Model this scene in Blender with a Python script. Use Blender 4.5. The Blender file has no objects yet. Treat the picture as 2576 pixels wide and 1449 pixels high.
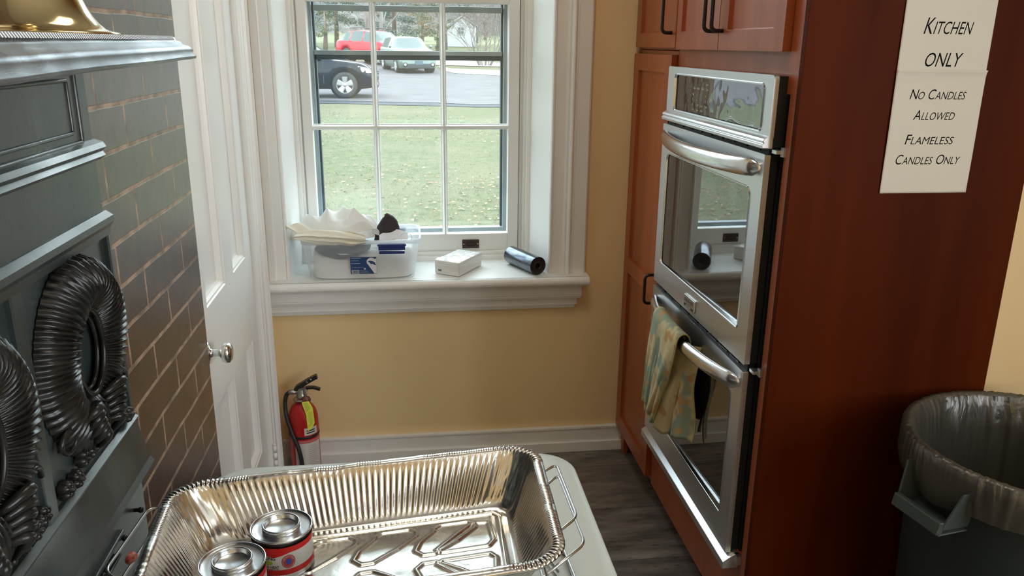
import bpy, math, random
from math import sin, cos, pi, radians, sqrt, atan2
from mathutils import Vector, Matrix, noise

sc = bpy.context.scene
col = sc.collection

# ------------------------------------------------------------------ camera
CAM = Vector((0, 0, 1.6))
YAW, PITCH, ROLL, FPX = radians(7.3156), radians(16.8231), radians(0.5936), 2029.53
_r = Vector((cos(YAW), -sin(YAW), 0))
_f = Vector((sin(YAW)*cos(PITCH), cos(YAW)*cos(PITCH), -sin(PITCH)))
_u = _r.cross(_f)
_r2 = cos(ROLL)*_r + sin(ROLL)*_u
_u2 = -sin(ROLL)*_r + cos(ROLL)*_u
cd = bpy.data.cameras.new('camera'); cam = bpy.data.objects.new('camera', cd); col.objects.link(cam)
cd.sensor_width = 36; cd.sensor_fit = 'HORIZONTAL'; cd.lens = FPX/2576*36
cd.clip_start = 0.02; cd.clip_end = 600
m = Matrix.Identity(4)
for i in range(3):
    m[i][0] = _r2[i]; m[i][1] = _u2[i]; m[i][2] = -_f[i]; m[i][3] = CAM[i]
cam.matrix_world = m
sc.camera = cam

# ------------------------------------------------------------------ light
SKY = 8.2
w = bpy.data.worlds.new('world'); sc.world = w; w.use_nodes = True
nt = w.node_tree; bg = nt.nodes['Background']
tc = nt.nodes.new('ShaderNodeTexCoord'); sep = nt.nodes.new('ShaderNodeSeparateXYZ')
rp = nt.nodes.new('ShaderNodeValToRGB')
nt.links.new(tc.outputs['Generated'], sep.inputs[0]); nt.links.new(sep.outputs['Z'], rp.inputs[0])
rp.color_ramp.elements[0].position = 0.0; rp.color_ramp.elements[0].color = (0.84, 0.93, 1.0, 1)
rp.color_ramp.elements[1].position = 0.8; rp.color_ramp.elements[1].color = (0.80, 0.91, 1.0, 1)
nt.links.new(rp.outputs[0], bg.inputs[0]); bg.inputs[1].default_value = SKY

sc.view_settings.view_transform = 'Standard'; sc.view_settings.look = 'None'
sc.view_settings.gamma = 1; sc.view_settings.use_curve_mapping = False
sc.view_settings.exposure = 0.0
sc.cycles.max_bounces = 12; sc.cycles.diffuse_bounces = 6; sc.cycles.glossy_bounces = 5
sc.cycles.transparent_max_bounces = 16; sc.cycles.sample_clamp_indirect = 6
sc.cycles.use_denoising = True
sc.cycles.caustics_reflective = False; sc.cycles.caustics_refractive = False

def area_light(name, loc, rot, sx, sy, power, color, portal=False):
    l = bpy.data.lights.new(name, 'AREA'); l.shape = 'RECTANGLE'; l.size = sx; l.size_y = sy
    l.energy = power; l.color = color
    if portal: l.cycles.is_portal = True
    o = bpy.data.objects.new(name, l); o.location = loc; o.rotation_euler = rot; col.objects.link(o)
    return o
# the kitchen window (portal only guides the sky's light)
area_light('kitchen_window_portal', (0.03, 3.36, 1.7), (radians(-90), 0, 0), 1.0, 2.0, 1, (1, 1, 1), True)
# added fill lights in unseen openings of the right wall, behind the viewer
for k, y in enumerate((-1.75, -0.45)):
    area_light('side_fill_light', (2.36, y, 1.65), (0, radians(90), 0), 1.6, 0.9, 12, (0.97, 0.98, 1.0))
# two unseen ceiling lamps, added as warm room fill
for x, y, p_ in ((0.15, 1.55, 9), (0.9, -1.6, 6)):
    area_light('ceiling_fill_light', (x, y, 2.83), (0, 0, 0), 0.5, 0.5, p_, (1.0, 0.90, 0.74))

# ------------------------------------------------------------------ helpers
ORG = {}
def _origin(o): return ORG.get(o.name, Vector((0, 0, 0)))
def empty(name, loc, parent=None):
    o = bpy.data.objects.new(name, None); col.objects.link(o)
    o.empty_display_size = 0.05
    loc = Vector(loc)
    if parent: o.parent = parent; o.location = loc - _origin(parent)
    else: o.location = loc
    ORG[o.name] = loc
    return o
def tag(o, label=None, cat=None, group=None, kind=None):
    if label: o['label'] = label
    if cat: o['category'] = cat
    if group: o['group'] = group
    if kind: o['kind'] = kind
    return o
def thing(name, label, cat, loc, group=None): return tag(empty(name, loc), label, cat, group)

class MB:
    def __init__(s): s.v = []; s.f = []; s.mi = []; s.sm = []
    def add(s, vs, fs, mi=0, smooth=False):
        n = len(s.v); s.v += [Vector(p) for p in vs]
        for f in fs:
            s.f.append([i+n for i in f]); s.mi.append(mi); s.sm.append(smooth)
        return s
    def box(s, x0, x1, y0, y1, z0, z1, mi=0):
        x0, x1 = min(x0, x1), max(x0, x1); y0, y1 = min(y0, y1), max(y0, y1); z0, z1 = min(z0, z1), max(z0, z1)
        v = [(x0,y0,z0),(x1,y0,z0),(x1,y1,z0),(x0,y1,z0),(x0,y0,z1),(x1,y0,z1),(x1,y1,z1),(x0,y1,z1)]
        return s.add(v, [(0,3,2,1),(4,5,6,7),(0,1,5,4),(1,2,6,5),(2,3,7,6),(3,0,4,7)], mi)
    def hexa(s, v, mi=0, smooth=False):
        return s.add(v, [(0,3,2,1),(4,5,6,7),(0,1,5,4),(1,2,6,5),(2,3,7,6),(3,0,4,7)], mi, smooth)
    def grid(s, nu, nv, fn, mi=0, smooth=True, cu=False, cv=False, flip=False):
        vs = [fn(i, j) for i in range(nu) for j in range(nv)]
        fs = []
        for i in range(nu if cu else nu-1):
            for j in range(nv if cv else nv-1):
                a = i*nv+j; b = ((i+1) % nu)*nv+j; c = ((i+1) % nu)*nv+(j+1) % nv; d = i*nv+(j+1) % nv
                fs.append((a,d,c,b) if flip else (a,b,c,d))
        return s.add(vs, fs, mi, smooth)
    def lathe(s, prof, n=32, c=(0,0,0), axis='z', mi=0, smooth=True, cap=False):
        c = Vector(c)
        def P(i, j):
            r, h = prof[j]; a = 2*pi*i/n
            if axis == 'z': return c+Vector((r*cos(a), r*sin(a), h))
            if axis == 'x': return c+Vector((h, r*cos(a), r*sin(a)))
            if axis == 'y': return c+Vector((r*sin(a), h, r*cos(a)))
            ax, e1, e2 = axis
            return c+ax*h+e1*(r*cos(a))+e2*(r*sin(a))
        s.grid(n, len(prof), P, mi, smooth, cu=True)
        if cap:
            for j in (0, len(prof)-1):
                s.add([P(i, j) for i in range(n)], [list(range(n))], mi, False)
        return s
    def tube(s, pts, r, n=10, closed=False, mi=0, cap=True, ry=None, up=None):
        pts = [Vector(p) for p in pts]; N = len(pts)
        rr = r if callable(r) else (lambda t: r)
        ref = Vector(up) if up else None
        fr = []
        last = None
        for i in range(N):
            if closed: t = (pts[(i+1) % N]-pts[i-1])
            else: t = pts[min(i+1, N-1)]-pts[max(i-1, 0)]
            t.normalize()
            if ref: a = ref-t*ref.dot(t)
            elif last is None:
                q = Vector((0,0,1)) if abs(t.z) < .9 else Vector((1,0,0)); a = q-t*q.dot(t)
            else: a = last-t*last.dot(t)
            if a.length < 1e-6: a = t.orthogonal()
            a.normalize(); last = a
            fr.append((a, t.cross(a)))
        def P(i, j):
            a, b = fr[i]; an = 2*pi*j/n; R = rr(i/(N-1) if N > 1 else 0); R2 = R*(ry or 1)
            return pts[i]+a*(R*cos(an))+b*(R2*sin(an))
        s.grid(N, n, P, mi, True, cu=closed, cv=True)
        if cap and not closed:
            s.add([P(0, j) for j in range(n)], [list(range(n))], mi)
            s.add([P(N-1, j) for j in range(n)], [list(range(n))[::-1]], mi)
        return s
    def extrude(s, poly, a, b, axis='z', mi=0, smooth=False, caps=True):
        """poly: 2D points; axis 'z': (x,y) ; 'x': (y,z) ; 'y': (x,z)"""
        def Q(p, h):
            if axis == 'z': return (p[0], p[1], h)
            if axis == 'x': return (h, p[0], p[1])
            return (p[0], h, p[1])
        n = len(poly)
        vs = [Q(p, a) for p in poly]+[Q(p, b) for p in poly]
        s.add(vs, [(i, (i+1) % n, (i+1) % n+n, i+n) for i in range(n)], mi, smooth)
        if caps: s.add(vs, [list(range(n))[::-1], [i+n for i in range(n)]], mi)
        return s
    def build(s, name, mats, parent=None, label=None, cat=None, group=None, kind=None, bevel=0, seg=2, fix=True):
        if not isinstance(mats, (list, tuple)): mats = [mats]
        me = bpy.data.meshes.new(name)
        if parent is not None: org = _origin(parent)
        else:
            xs = [p.x for p in s.v]; ys = [p.y for p in s.v]; zs = [p.z for p in s.v]
            org = Vector(((min(xs)+max(xs))/2, (min(ys)+max(ys))/2, min(zs)))
        me.from_pydata([tuple(p-org) for p in s.v], [], s.f)
        for mt in mats: me.materials.append(mt)
        for i, p in enumerate(me.polygons):
            p.material_index = s.mi[i]; p.use_smooth = s.sm[i]
        me.update()
        if fix:
            import bmesh
            bm = bmesh.new(); bm.from_mesh(me)
            bmesh.ops.remove_doubles(bm, verts=bm.verts, dist=1e-6)
            bmesh.ops.recalc_face_normals(bm, faces=bm.faces)
            bm.to_mesh(me); bm.free()
        o = bpy.data.objects.new(name, me); col.objects.link(o)
        if parent is not None:
            o.parent = parent
        else:
            o.location = org
        ORG[o.name] = org
        if bevel:
            b = o.modifiers.new('bevel', 'BEVEL'); b.width = bevel; b.segments = seg; b.limit_method = 'ANGLE'; b.angle_limit = radians(40)
        tag(o, label, cat, group, kind)
        return o
def copy_tree(o, parent=None):
    c = o.copy(); col.objects.link(c); c.parent = parent
    if parent is None: c.parent = None
    for ch in [x for x in list(col.objects) if x.parent == o]: copy_tree(ch, c)
    return c
def B(x0, x1, y0, y1, z0, z1): return MB().box(x0, x1, y0, y1, z0, z1)
def text_geo(txt, size, shear=0.0, depth=0.0004):
    cu = bpy.data.curves.new('t', 'FONT'); cu.body = txt; cu.size = size; cu.shear = shear; cu.extrude = depth/2
    cu.resolution_u = 3
    o = bpy.data.objects.new('t', cu); col.objects.link(o)
    dg = bpy.context.evaluated_depsgraph_get(); dg.update()
    me = bpy.data.meshes.new_from_object(o.evaluated_get(dg))
    vs = [v.co.copy() for v in me.vertices]; fs = [list(p.vertices) for p in me.polygons]
    bpy.data.objects.remove(o); bpy.data.meshes.remove(me); bpy.data.curves.remove(cu)
    return vs, fs
def add_text(mb, txt, size, fn, shear=0.0, width=None, mi=0, depth=0.0004, height=None):
    """fn(x, y, z)->world point; text is laid from x=0 with baseline y=0; width/height stretch it"""
    vs, fs = text_geo(txt, size, shear, depth)
    if not vs: return 0
    x0 = min(v.x for v in vs); x1 = max(v.x for v in vs); y1 = max(v.y for v in vs)
    sx = (width/(x1-x0)) if width else 1; sy = (height/y1) if height else 1
    mb.add([fn((v.x-x0)*sx, v.y*sy, v.z) for v in vs], fs, mi)
    return (x1-x0)*sx
def fn1(x, y=0.0, z=0.0): return noise.noise(Vector((x, y, z)))

# ------------------------------------------------------------------ materials
def mat(name, c, rough=0.5, metal=0.0, c2=None, scale=(4, 4, 4), detail=4, lo=0.4, hi=0.6, bump=0.0, bscale=(40, 40, 40),
        bdist=0.002, coat=0.0, spec=0.5, ior=None, emit=None, rvar=0.0, aniso=0.0, alpha=1.0):
    mt = bpy.data.materials.new(name); mt.use_nodes = True
    nt = mt.node_tree; p = nt.nodes['Principled BSDF']; L = nt.links.new
    p.inputs['Base Color'].default_value = (*c, 1); p.inputs['Roughness'].default_value = rough
    p.inputs['Metallic'].default_value = metal; p.inputs['Specular IOR Level'].default_value = spec
    p.inputs['Coat Weight'].default_value = coat; p.inputs['Coat Roughness'].default_value = 0.15
    if ior: p.inputs['IOR'].default_value = ior
    if aniso: p.inputs['Anisotropic'].default_value = aniso
    if alpha < 1: p.inputs['Alpha'].default_value = alpha
    if emit: p.inputs['Emission Color'].default_value = (*emit[0], 1); p.inputs['Emission Strength'].default_value = emit[1]
    tc = None
    def nz(sc_, det=detail):
        nonlocal tc
        if tc is None: tc = nt.nodes.new('ShaderNodeTexCoord')
        mp = nt.nodes.new('ShaderNodeMapping'); mp.inputs['Scale'].default_value = sc_
        L(tc.outputs['Object'], mp.inputs[0])
        n = nt.nodes.new('ShaderNodeTexNoise'); n.inputs['Scale'].default_value = 1; n.inputs['Detail'].default_value = det
        L(mp.outputs[0], n.inputs['Vector']); return n
    if c2:
        n = nz(scale); r = nt.nodes.new('ShaderNodeValToRGB')
        r.color_ramp.elements[0].position = lo; r.color_ramp.elements[1].position = hi
        r.color_ramp.elements[0].color = (*c, 1); r.color_ramp.elements[1].color = (*c2, 1)
        L(n.outputs['Fac'], r.inputs[0]); L(r.outputs[0], p.inputs['Base Color'])
    if rvar:
        n = nz(scale); mr = nt.nodes.new('ShaderNodeMapRange')
        mr.inputs['From Min'].default_value = .3; mr.inputs['From Max'].default_value = .7
        mr.inputs['To Min'].default_value = max(0.02, rough-rvar); mr.inputs['To Max'].default_value = rough+rvar
        L(n.outputs['Fac'], mr.inputs['Value']); L(mr.outputs[0], p.inputs['Roughness'])
    if bump:
        n = nz(bscale, 3); b = nt.nodes.new('ShaderNodeBump'); b.inputs['Strength'].default_value = bump
        b.inputs['Distance'].default_value = bdist
        L(n.outputs['Fac'], b.inputs['Height']); L(b.outputs[0], p.inputs['Normal'])
    return mt

white = mat('white_gloss_paint', (0.82, 0.82, 0.80), 0.32, c2=(0.79, 0.79, 0.77), scale=(3, 3, 3), bump=.25, bscale=(25, 25, 25), bdist=.001)
doorwhite = mat('white_door_paint', (0.83, 0.83, 0.81), 0.3, bump=.15, bscale=(14, 14, 14), bdist=.001)
yellow = mat('yellow_wall_paint', (0.82, 0.63, 0.345), 0.7, c2=(0.79, 0.60, 0.325), scale=(2, 2, 2), bump=.2, bscale=(60, 60, 60), bdist=.001)
ceilm = mat('ceiling_paint', (0.75, 0.73, 0.68), 0.8)
iron = mat('blackened_iron', (0.016, 0.026, 0.027), 0.36, 0.0, c2=(0.034, 0.048, 0.048), scale=(9, 9, 5), spec=.9, bump=.3, bscale=(70, 70, 70), bdist=.001, rvar=.1, coat=.25)
ironshelf = mat('polished_shelf_iron', (0.20, 0.215, 0.235), 0.3, 0.75, c2=(0.13, 0.14, 0.16), scale=(14, 5, 14), bump=.35, bscale=(50, 20, 50), bdist=.0015, rvar=.1)
chrome = mat('chrome', (0.72, 0.72, 0.70), 0.12, 1.0)
wirem = mat('rack_wire', (0.55, 0.55, 0.55), 0.2, 1.0)
blackpl = mat('black_plastic', (0.012, 0.012, 0.012), 0.35)
blackmat = mat('black_matte', (0.006, 0.006, 0.006), 0.7)
bronze = mat('dark_bronze_handle', (0.018, 0.012, 0.010), 0.35, 0.3)
brownlift = mat('brown_lift', (0.05, 0.025, 0.02), 0.4, 0.3)
brass = mat('polished_brass', (0.72, 0.59, 0.34), 0.12, 1.0, c2=(0.62, 0.50, 0.28), scale=(6, 6, 6))
paperm = mat('sign_paper', (0.66, 0.63, 0.55), 0.75, bump=.3, bscale=(8, 8, 8), bdist=.002)
inkm = mat('black_ink', (0.006, 0.006, 0.006), 0.9, spec=.05)
redp = mat('red_enamel', (0.42, 0.008, 0.008), 0.25)
tagy = mat('yellow_tag', (0.72, 0.75, 0.08), 0.55)
rubber = mat('black_rubber', (0.012, 0.012, 0.012), 0.5)
labelw = mat('white_label', (0.62, 0.60, 0.56), 0.45)
alum = mat('aluminium_foil', (0.60, 0.59, 0.56), 0.21, 1.0, bump=.25, bscale=(60, 60, 60), bdist=.0012, rvar=.06, scale=(20, 20, 20))
tin = mat('tin_can', (0.62, 0.65, 0.68), 0.24, 1.0)
tablem = mat('grey_table_plastic', (0.56, 0.60, 0.57), 0.35, bump=.15, bscale=(120, 120, 120), bdist=.0006)
canm = mat('bin_grey_blue', (0.016, 0.026, 0.028), 0.5, bump=.2, bscale=(90, 90, 90), bdist=.0006)
stickr = mat('red_sticker', (0.5, 0.05, 0.05), 0.5, c2=(0.65, 0.38, 0.3), scale=(120, 120, 120))
steel = mat('brushed_steel', (0.66, 0.68, 0.71), 0.36, 1.0, bump=.06, bscale=(4, 900, 900), bdist=.0005, aniso=.4)
steelb = mat('bright_steel', (0.72, 0.72, 0.72), 0.16, 1.0)

def cherry(name, c, c2, vert=True):
    mt = mat(name, c, 0.34, c2=c2, scale=(14, 14, 1.1) if vert else (14, 1.1, 14), detail=6, lo=.3, hi=.72, coat=.12, spec=.4,
             bump=.08, bscale=(90, 90, 8) if vert else (90, 8, 90), bdist=.0008)
    return mt
wood = cherry('cherry_wood', (0.36, 0.085, 0.024), (0.25, 0.055, 0.016))
woodh = cherry('cherry_wood_rail', (0.25, 0.06, 0.022), (0.17, 0.038, 0.014), False)
woodside = mat('cherry_side_shaded', (0.088, 0.0145, 0.0022), 0.5, c2=(0.046, 0.0068, 0.0012), scale=(9, 9, .9), detail=6, lo=.3, hi=.72, spec=.04, bump=.06, bscale=(90, 90, 8), bdist=.0008)  # same cherry as the fronts, with the side's shade put into the colour

def glass(name, tint=(1, 1, 1), refl=0.06, haze=0.05):
    mt = bpy.data.materials.new(name); mt.use_nodes = True; nt = mt.node_tree; L = nt.links.new
    for n in list(nt.nodes):
        if n.type == 'BSDF_PRINCIPLED': nt.nodes.remove(n)
    out = [n for n in nt.nodes if n.type == 'OUTPUT_MATERIAL'][0]
    t = nt.nodes.new('ShaderNodeBsdfTransparent'); t.inputs[0].default_value = (*tint, 1)
    g = nt.nodes.new('ShaderNodeBsdfGlossy'); g.inputs['Roughness'].default_value = 0.02
    d = nt.nodes.new('ShaderNodeBsdfTranslucent'); d.inputs[0].default_value = (.85, .9, .9, 1)
    m1 = nt.nodes.new('ShaderNodeMixShader'); m1.inputs[0].default_value = refl
    m2 = nt.nodes.new('ShaderNodeMixShader'); m2.inputs[0].default_value = haze  # translucent share paints a slight washed-out haze over the view
    L(t.outputs[0], m1.inputs[1]); L(g.outputs[0], m1.inputs[2]); L(m1.outputs[0], m2.inputs[1]); L(d.outputs[0], m2.inputs[2])
    L(m2.outputs[0], out.inputs[0]); return mt
pane = glass('window_glass', (.97, .99, .98), 0.03, 0.006)

def mixmat(name, c, dens, rough=.3, gloss=.1, trans=.5, bump=0):
    """milky or filmy plastic: transparent + diffuse/translucent + gloss"""
    mt = bpy.data.materials.new(name); mt.use_nodes = True; nt = mt.node_tree; L = nt.links.new
    for n in list(nt.nodes):
        if n.type == 'BSDF_PRINCIPLED': nt.nodes.remove(n)
    out = [n for n in nt.nodes if n.type == 'OUTPUT_MATERIAL'][0]
    N = nt.nodes.new
    t = N('ShaderNodeBsdfTransparent'); d = N('ShaderNodeBsdfDiffuse'); tr = N('ShaderNodeBsdfTranslucent'); g = N('ShaderNodeBsdfGlossy')
    d.inputs[0].default_value = (*c, 1); tr.inputs[0].default_value = (*c, 1); g.inputs['Roughness'].default_value = rough
    a = N('ShaderNodeMixShader'); a.inputs[0].default_value = trans; L(d.outputs[0], a.inputs[1]); L(tr.outputs[0], a.inputs[2])
    b = N('ShaderNodeMixShader'); b.inputs[0].default_value = dens; L(t.outputs[0], b.inputs[1]); L(a.outputs[0], b.inputs[2])
    e = N('ShaderNodeMixShader'); e.inputs[0].default_value = gloss; L(b.outputs[0], e.inputs[1]); L(g.outputs[0], e.inputs[2])
    if bump:
        tc = N('ShaderNodeTexCoord'); mp = N('ShaderNodeMapping'); mp.inputs['Scale'].default_value = (34, 34, 9); L(tc.outputs['Object'], mp.inputs[0])
        nz = N('ShaderNodeTexNoise'); nz.inputs['Scale'].default_value = 1; nz.inputs['Detail'].default_value = 5; nz.inputs['Distortion'].default_value = 1.2; L(mp.outputs[0], nz.inputs['Vector'])
        bp = N('ShaderNodeBump'); bp.inputs['Strength'].default_value = bump; bp.inputs['Distance'].default_value = .006; L(nz.outputs['Fac'], bp.inputs['Height'])
        for s_ in (d, g): L(bp.outputs[0], s_.inputs['Normal'])
    L(e.outputs[0], out.inputs[0])
    return mt
tubm = mixmat('milky_tub_plastic', (.86, .90, .93), .34, .2, .06, .5)
linerm = mixmat('bin_liner_film', (.085, .078, .062), .74, .3, .11, .25, .9)

def brick_mat():
    mt = bpy.data.materials.new('glazed_brick'); mt.use_nodes = True; nt = mt.node_tree; L = nt.links.new; N = nt.nodes.new
    p = nt.nodes['Principled BSDF']
    g = N('ShaderNodeNewGeometry'); sp = N('ShaderNodeSeparateXYZ'); L(g.outputs['Position'], sp.inputs[0])
    cb = N('ShaderNodeCombineXYZ')
    # courses at z = 0.575 + k*0.0766 ; joints every 0.26 along the wall
    def shift(sock, off, k=1.0):
        a = N('ShaderNodeMath'); a.operation = 'ADD'; a.inputs[1].default_value = off; L(sock, a.inputs[0]); return a.outputs[0]
    wob = N('ShaderNodeTexNoise'); wob.inputs['Scale'].default_value = 5; wob.inputs['Detail'].default_value = 3; L(g.outputs['Position'], wob.inputs['Vector'])
    wm = N('ShaderNodeMath'); wm.operation = 'MULTIPLY_ADD'; wm.inputs[1].default_value = .009; wm.inputs[2].default_value = -.0045; L(wob.outputs['Fac'], wm.inputs[0])
    zz = N('ShaderNodeMath'); zz.operation = 'ADD'; L(shift(sp.outputs['Z'], -0.575+0.0766*20), zz.inputs[0]); L(wm.outputs[0], zz.inputs[1])
    yy = N('ShaderNodeMath'); yy.operation = 'ADD'; L(shift(sp.outputs['Y'], 5.2-1.55), yy.inputs[0]); L(wm.outputs[0], yy.inputs[1])
    L(yy.outputs[0], cb.inputs[0]); L(zz.outputs[0], cb.inputs[1])
    b = N('ShaderNodeTexBrick'); L(cb.outputs[0], b.inputs['Vector'])
    b.inputs['Scale'].default_value = 1; b.inputs['Brick Width'].default_value = .26; b.inputs['Row Height'].default_value = .0766
    b.inputs['Mortar Size'].default_value = .0045; b.inputs['Mortar Smooth'].default_value = .25; b.offset = .5
    b.inputs['Color1'].default_value = (.046, .017, .012, 1); b.inputs['Color2'].default_value = (.028, .011, .008, 1)
    b.inputs['Mortar'].default_value = (.25, .165, .10, 1)
    n = N('ShaderNodeTexNoise'); n.inputs['Scale'].default_value = 22; n.inputs['Detail'].default_value = 6; L(g.outputs['Position'], n.inputs['Vector'])
    mx = N('ShaderNodeMixRGB'); mx.blend_type = 'MULTIPLY'; mx.inputs[0].default_value = .8
    r = N('ShaderNodeValToRGB'); r.color_ramp.elements[0].position = .35; r.color_ramp.elements[1].position = .62
    r.color_ramp.elements[0].color = (.35, .30, .30, 1); r.color_ramp.elements[1].color = (1.6, 1.6, 1.65, 1)
    L(n.outputs['Fac'], r.inputs[0]); L(b.outputs['Color'], mx.inputs[1]); L(r.outputs[0], mx.inputs[2]); L(mx.outputs[0], p.inputs['Base Color'])
    rr = N('ShaderNodeMapRange'); rr.inputs['To Min'].default_value = .36; rr.inputs['To Max'].default_value = .8; L(b.outputs['Fac'], rr.inputs['Value']); L(rr.outputs[0], p.inputs['Roughness'])
    p.inputs['Specular IOR Level'].default_value = .75; p.inputs['Coat Weight'].default_value = .5; p.inputs['Coat Roughness'].default_value = .28; p.inputs['Coat IOR'].default_value = 1.7
    inv = N('ShaderNodeMath'); inv.operation = 'MULTIPLY_ADD'; inv.inputs[1].default_value = -1; inv.inputs[2].default_value = 1; L(b.outputs['Fac'], inv.inputs[0])
    ad = N('ShaderNodeMath'); ad.operation = 'MULTIPLY_ADD'; ad.inputs[1].default_value = .5; L(n.outputs['Fac'], ad.inputs[0]); L(inv.outputs[0], ad.inputs[2])
    bp = N('ShaderNodeBump'); bp.inputs['Strength'].default_value = .6; bp.inputs['Distance'].default_value = .004
    L(ad.outputs[0], bp.inputs['Height']); L(bp.outputs[0], p.inputs['Normal'])
    return mt
brickm = brick_mat()

def floor_mat():
    mt = bpy.data.materials.new('vinyl_floor_planks'); mt.use_nodes = True; nt = mt.node_tree; L = nt.links.new; N = nt.nodes.new
    p = nt.nodes['Principled BSDF']; g = N('ShaderNodeNewGeometry')
    mp = N('ShaderNodeMapping'); L(g.outputs['Position'], mp.inputs[0]); mp.inputs['Location'].default_value = (3.32, 3.0, 0)
    b = N('ShaderNodeTexBrick'); L(mp.outputs[0], b.inputs['Vector']); b.inputs['Scale'].default_value = 1
    b.inputs['Brick Width'].default_value = 1.2; b.inputs['Row Height'].default_value = .305; b.inputs['Mortar Size'].default_value = .0012
    b.inputs['Color1'].default_value = (.185, .168, .145, 1); b.inputs['Color2'].default_value = (.095, .084, .076, 1); b.inputs['Mortar'].default_value = (.02, .018, .016, 1)
    mp2 = N('ShaderNodeMapping'); L(g.outputs['Position'], mp2.inputs[0]); mp2.inputs['Scale'].default_value = (2.2, 9, 1)
    n = N('ShaderNodeTexNoise'); n.inputs['Scale'].default_value = 1.6; n.inputs['Detail'].default_value = 9; n.inputs['Roughness'].default_value = .65; L(mp2.outputs[0], n.inputs['Vector'])
    r = N('ShaderNodeValToRGB'); r.color_ramp.elements[0].position = .33; r.color_ramp.elements[1].position = .68
    r.color_ramp.elements[0].color = (.28, .26, .25, 1); r.color_ramp.elements[1].color = (1.6, 1.6, 1.6, 1)
    L(n.outputs['Fac'], r.inputs[0])
    mx = N('ShaderNodeMixRGB'); mx.blend_type = 'MULTIPLY'; mx.inputs[0].default_value = .95; L(b.outputs['Color'], mx.inputs[1]); L(r.outputs[0], mx.inputs[2])
    n2 = N('ShaderNodeTexNoise'); n2.inputs['Scale'].default_value = 60; n2.inputs['Detail'].default_value = 4; L(mp2.outputs[0], n2.inputs['Vector'])
    n2.inputs['Scale'].default_value = 9
    r2 = N('ShaderNodeValToRGB'); r2.color_ramp.elements[0].position = .30; r2.color_ramp.elements[1].position = .40
    r2.color_ramp.elements[0].color = (.4, .4, .4, 1); r2.color_ramp.elements[1].color = (1, 1, 1, 1); L(n2.outputs['Fac'], r2.inputs[0])
    mx2 = N('ShaderNodeMixRGB'); mx2.blend_type = 'MULTIPLY'; mx2.inputs[0].default_value = 1; L(mx.outputs[0], mx2.inputs[1]); L(r2.outputs[0], mx2.inputs[2])
    L(mx2.outputs[0], p.inputs['Base Color']); p.inputs['Roughness'].default_value = .48
    bp = N('ShaderNodeBump'); bp.inputs['Strength'].default_value = .25; bp.inputs['Distance'].default_value = .002; L(n.outputs['Fac'], bp.inputs['Height']); L(bp.outputs[0], p.inputs['Normal'])
    return mt
floorm = floor_mat()

def dark_glass(name, wavy=0):
    mt = bpy.data.materials.new(name); mt.use_nodes = True; nt = mt.node_tree; L = nt.links.new
    p = nt.nodes['Principled BSDF']; p.inputs['Base Color'].default_value = (.012, .010, .009, 1); p.inputs['Roughness'].default_value = .015
    p.inputs['IOR'].default_value = 2.9
    if wavy:
        tc = nt.nodes.new('ShaderNodeTexCoord'); n = nt.nodes.new('ShaderNodeTexNoise'); n.inputs['Scale'].default_value = 11; n.inputs['Detail'].default_value = 1.5
        L(tc.outputs['Object'], n.inputs['Vector']); b = nt.nodes.new('ShaderNodeBump'); b.inputs['Strength'].default_value = wavy; b.inputs['Distance'].default_value = .006
        L(n.outputs['Fac'], b.inputs['Height']); L(b.outputs[0], p.inputs['Normal'])
    return mt
ovenglass = dark_glass('oven_glass'); panelglass = dark_glass('control_glass', .5)

# ================================================================== SETTING
BW = 2.945      # face of the window wall
LX = -0.537     # face of the left wall
CH = 2.86
MB().box(-1.0, 2.6, -3.4, 3.3, -.1, 0).build('floor', floorm, kind='structure')
MB().box(-1.0, 2.6, -3.4, 3.3, CH, CH+.1).build('ceiling', ceilm, kind='structure')
wb = MB()
wb.box(-.9, -.445, BW, 3.32, 0, CH); wb.box(.515, 1.5, BW, 3.32, 0, CH)
wb.box(-.445, .515, BW, 3.32, 0, .735); wb.box(-.445, .515, BW, 3.32, 2.68, CH)
wb.build('wall_back', yellow, kind='structure')
wl = MB()
wl.box(LX-.2, LX, 2.76, BW, 0, CH); wl.box(LX-.2, LX, 1.937, 2.76, 2.08, CH)
wl.box(LX-.2, LX, -3.2, -.35, 0, CH); wl.box(LX-.22, LX-.1, 1.937, 2.76, 0, 2.08)
wl.build('wall_left', yellow, kind='structure')
MB().box(-.85, -.505, -.35, 1.937, 0, CH).build('wall_chimney', brickm, kind='structure')
MB().box(1.40, 1.50, 1.72, BW, 0, CH).build('wall_right', yellow, kind='structure')
MB().box(1.40, 2.5, 1.70, 1.82, 0, CH).build('wall_right_return', yellow, kind='structure')
wr = MB()
wr.box(LX-.2, 2.5, -3.3, -3.2, 0, CH)
wr.build('wall_rear', yellow, kind='structure')
wr = MB()
for a, b_ in ((-3.2, -2.2), (-1.3, -.9), (0, 1.70)): wr.box(2.4, 2.5, a, b_, 0, CH)
for a, b_ in ((-2.2, -1.3), (-.9, 0)):  # unseen openings, added to go with the side fill lights
    wr.box(2.4, 2.5, a, b_, 0, .85); wr.box(2.4, 2.5, a, b_, 2.45, CH)
wr.build('wall_far_right', yellow, kind='structure')

# baseboard of the window wall: tall flat board, thin top lip, lower step
bb = MB().box(LX, .84, BW-.016, BW, 0, .105).box(LX, .84, BW-.020, BW, .098, .109).box(LX, .84, BW-.026, BW, 0, .044)
bb.build('baseboard_back', white, kind='structure', bevel=.002)

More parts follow.
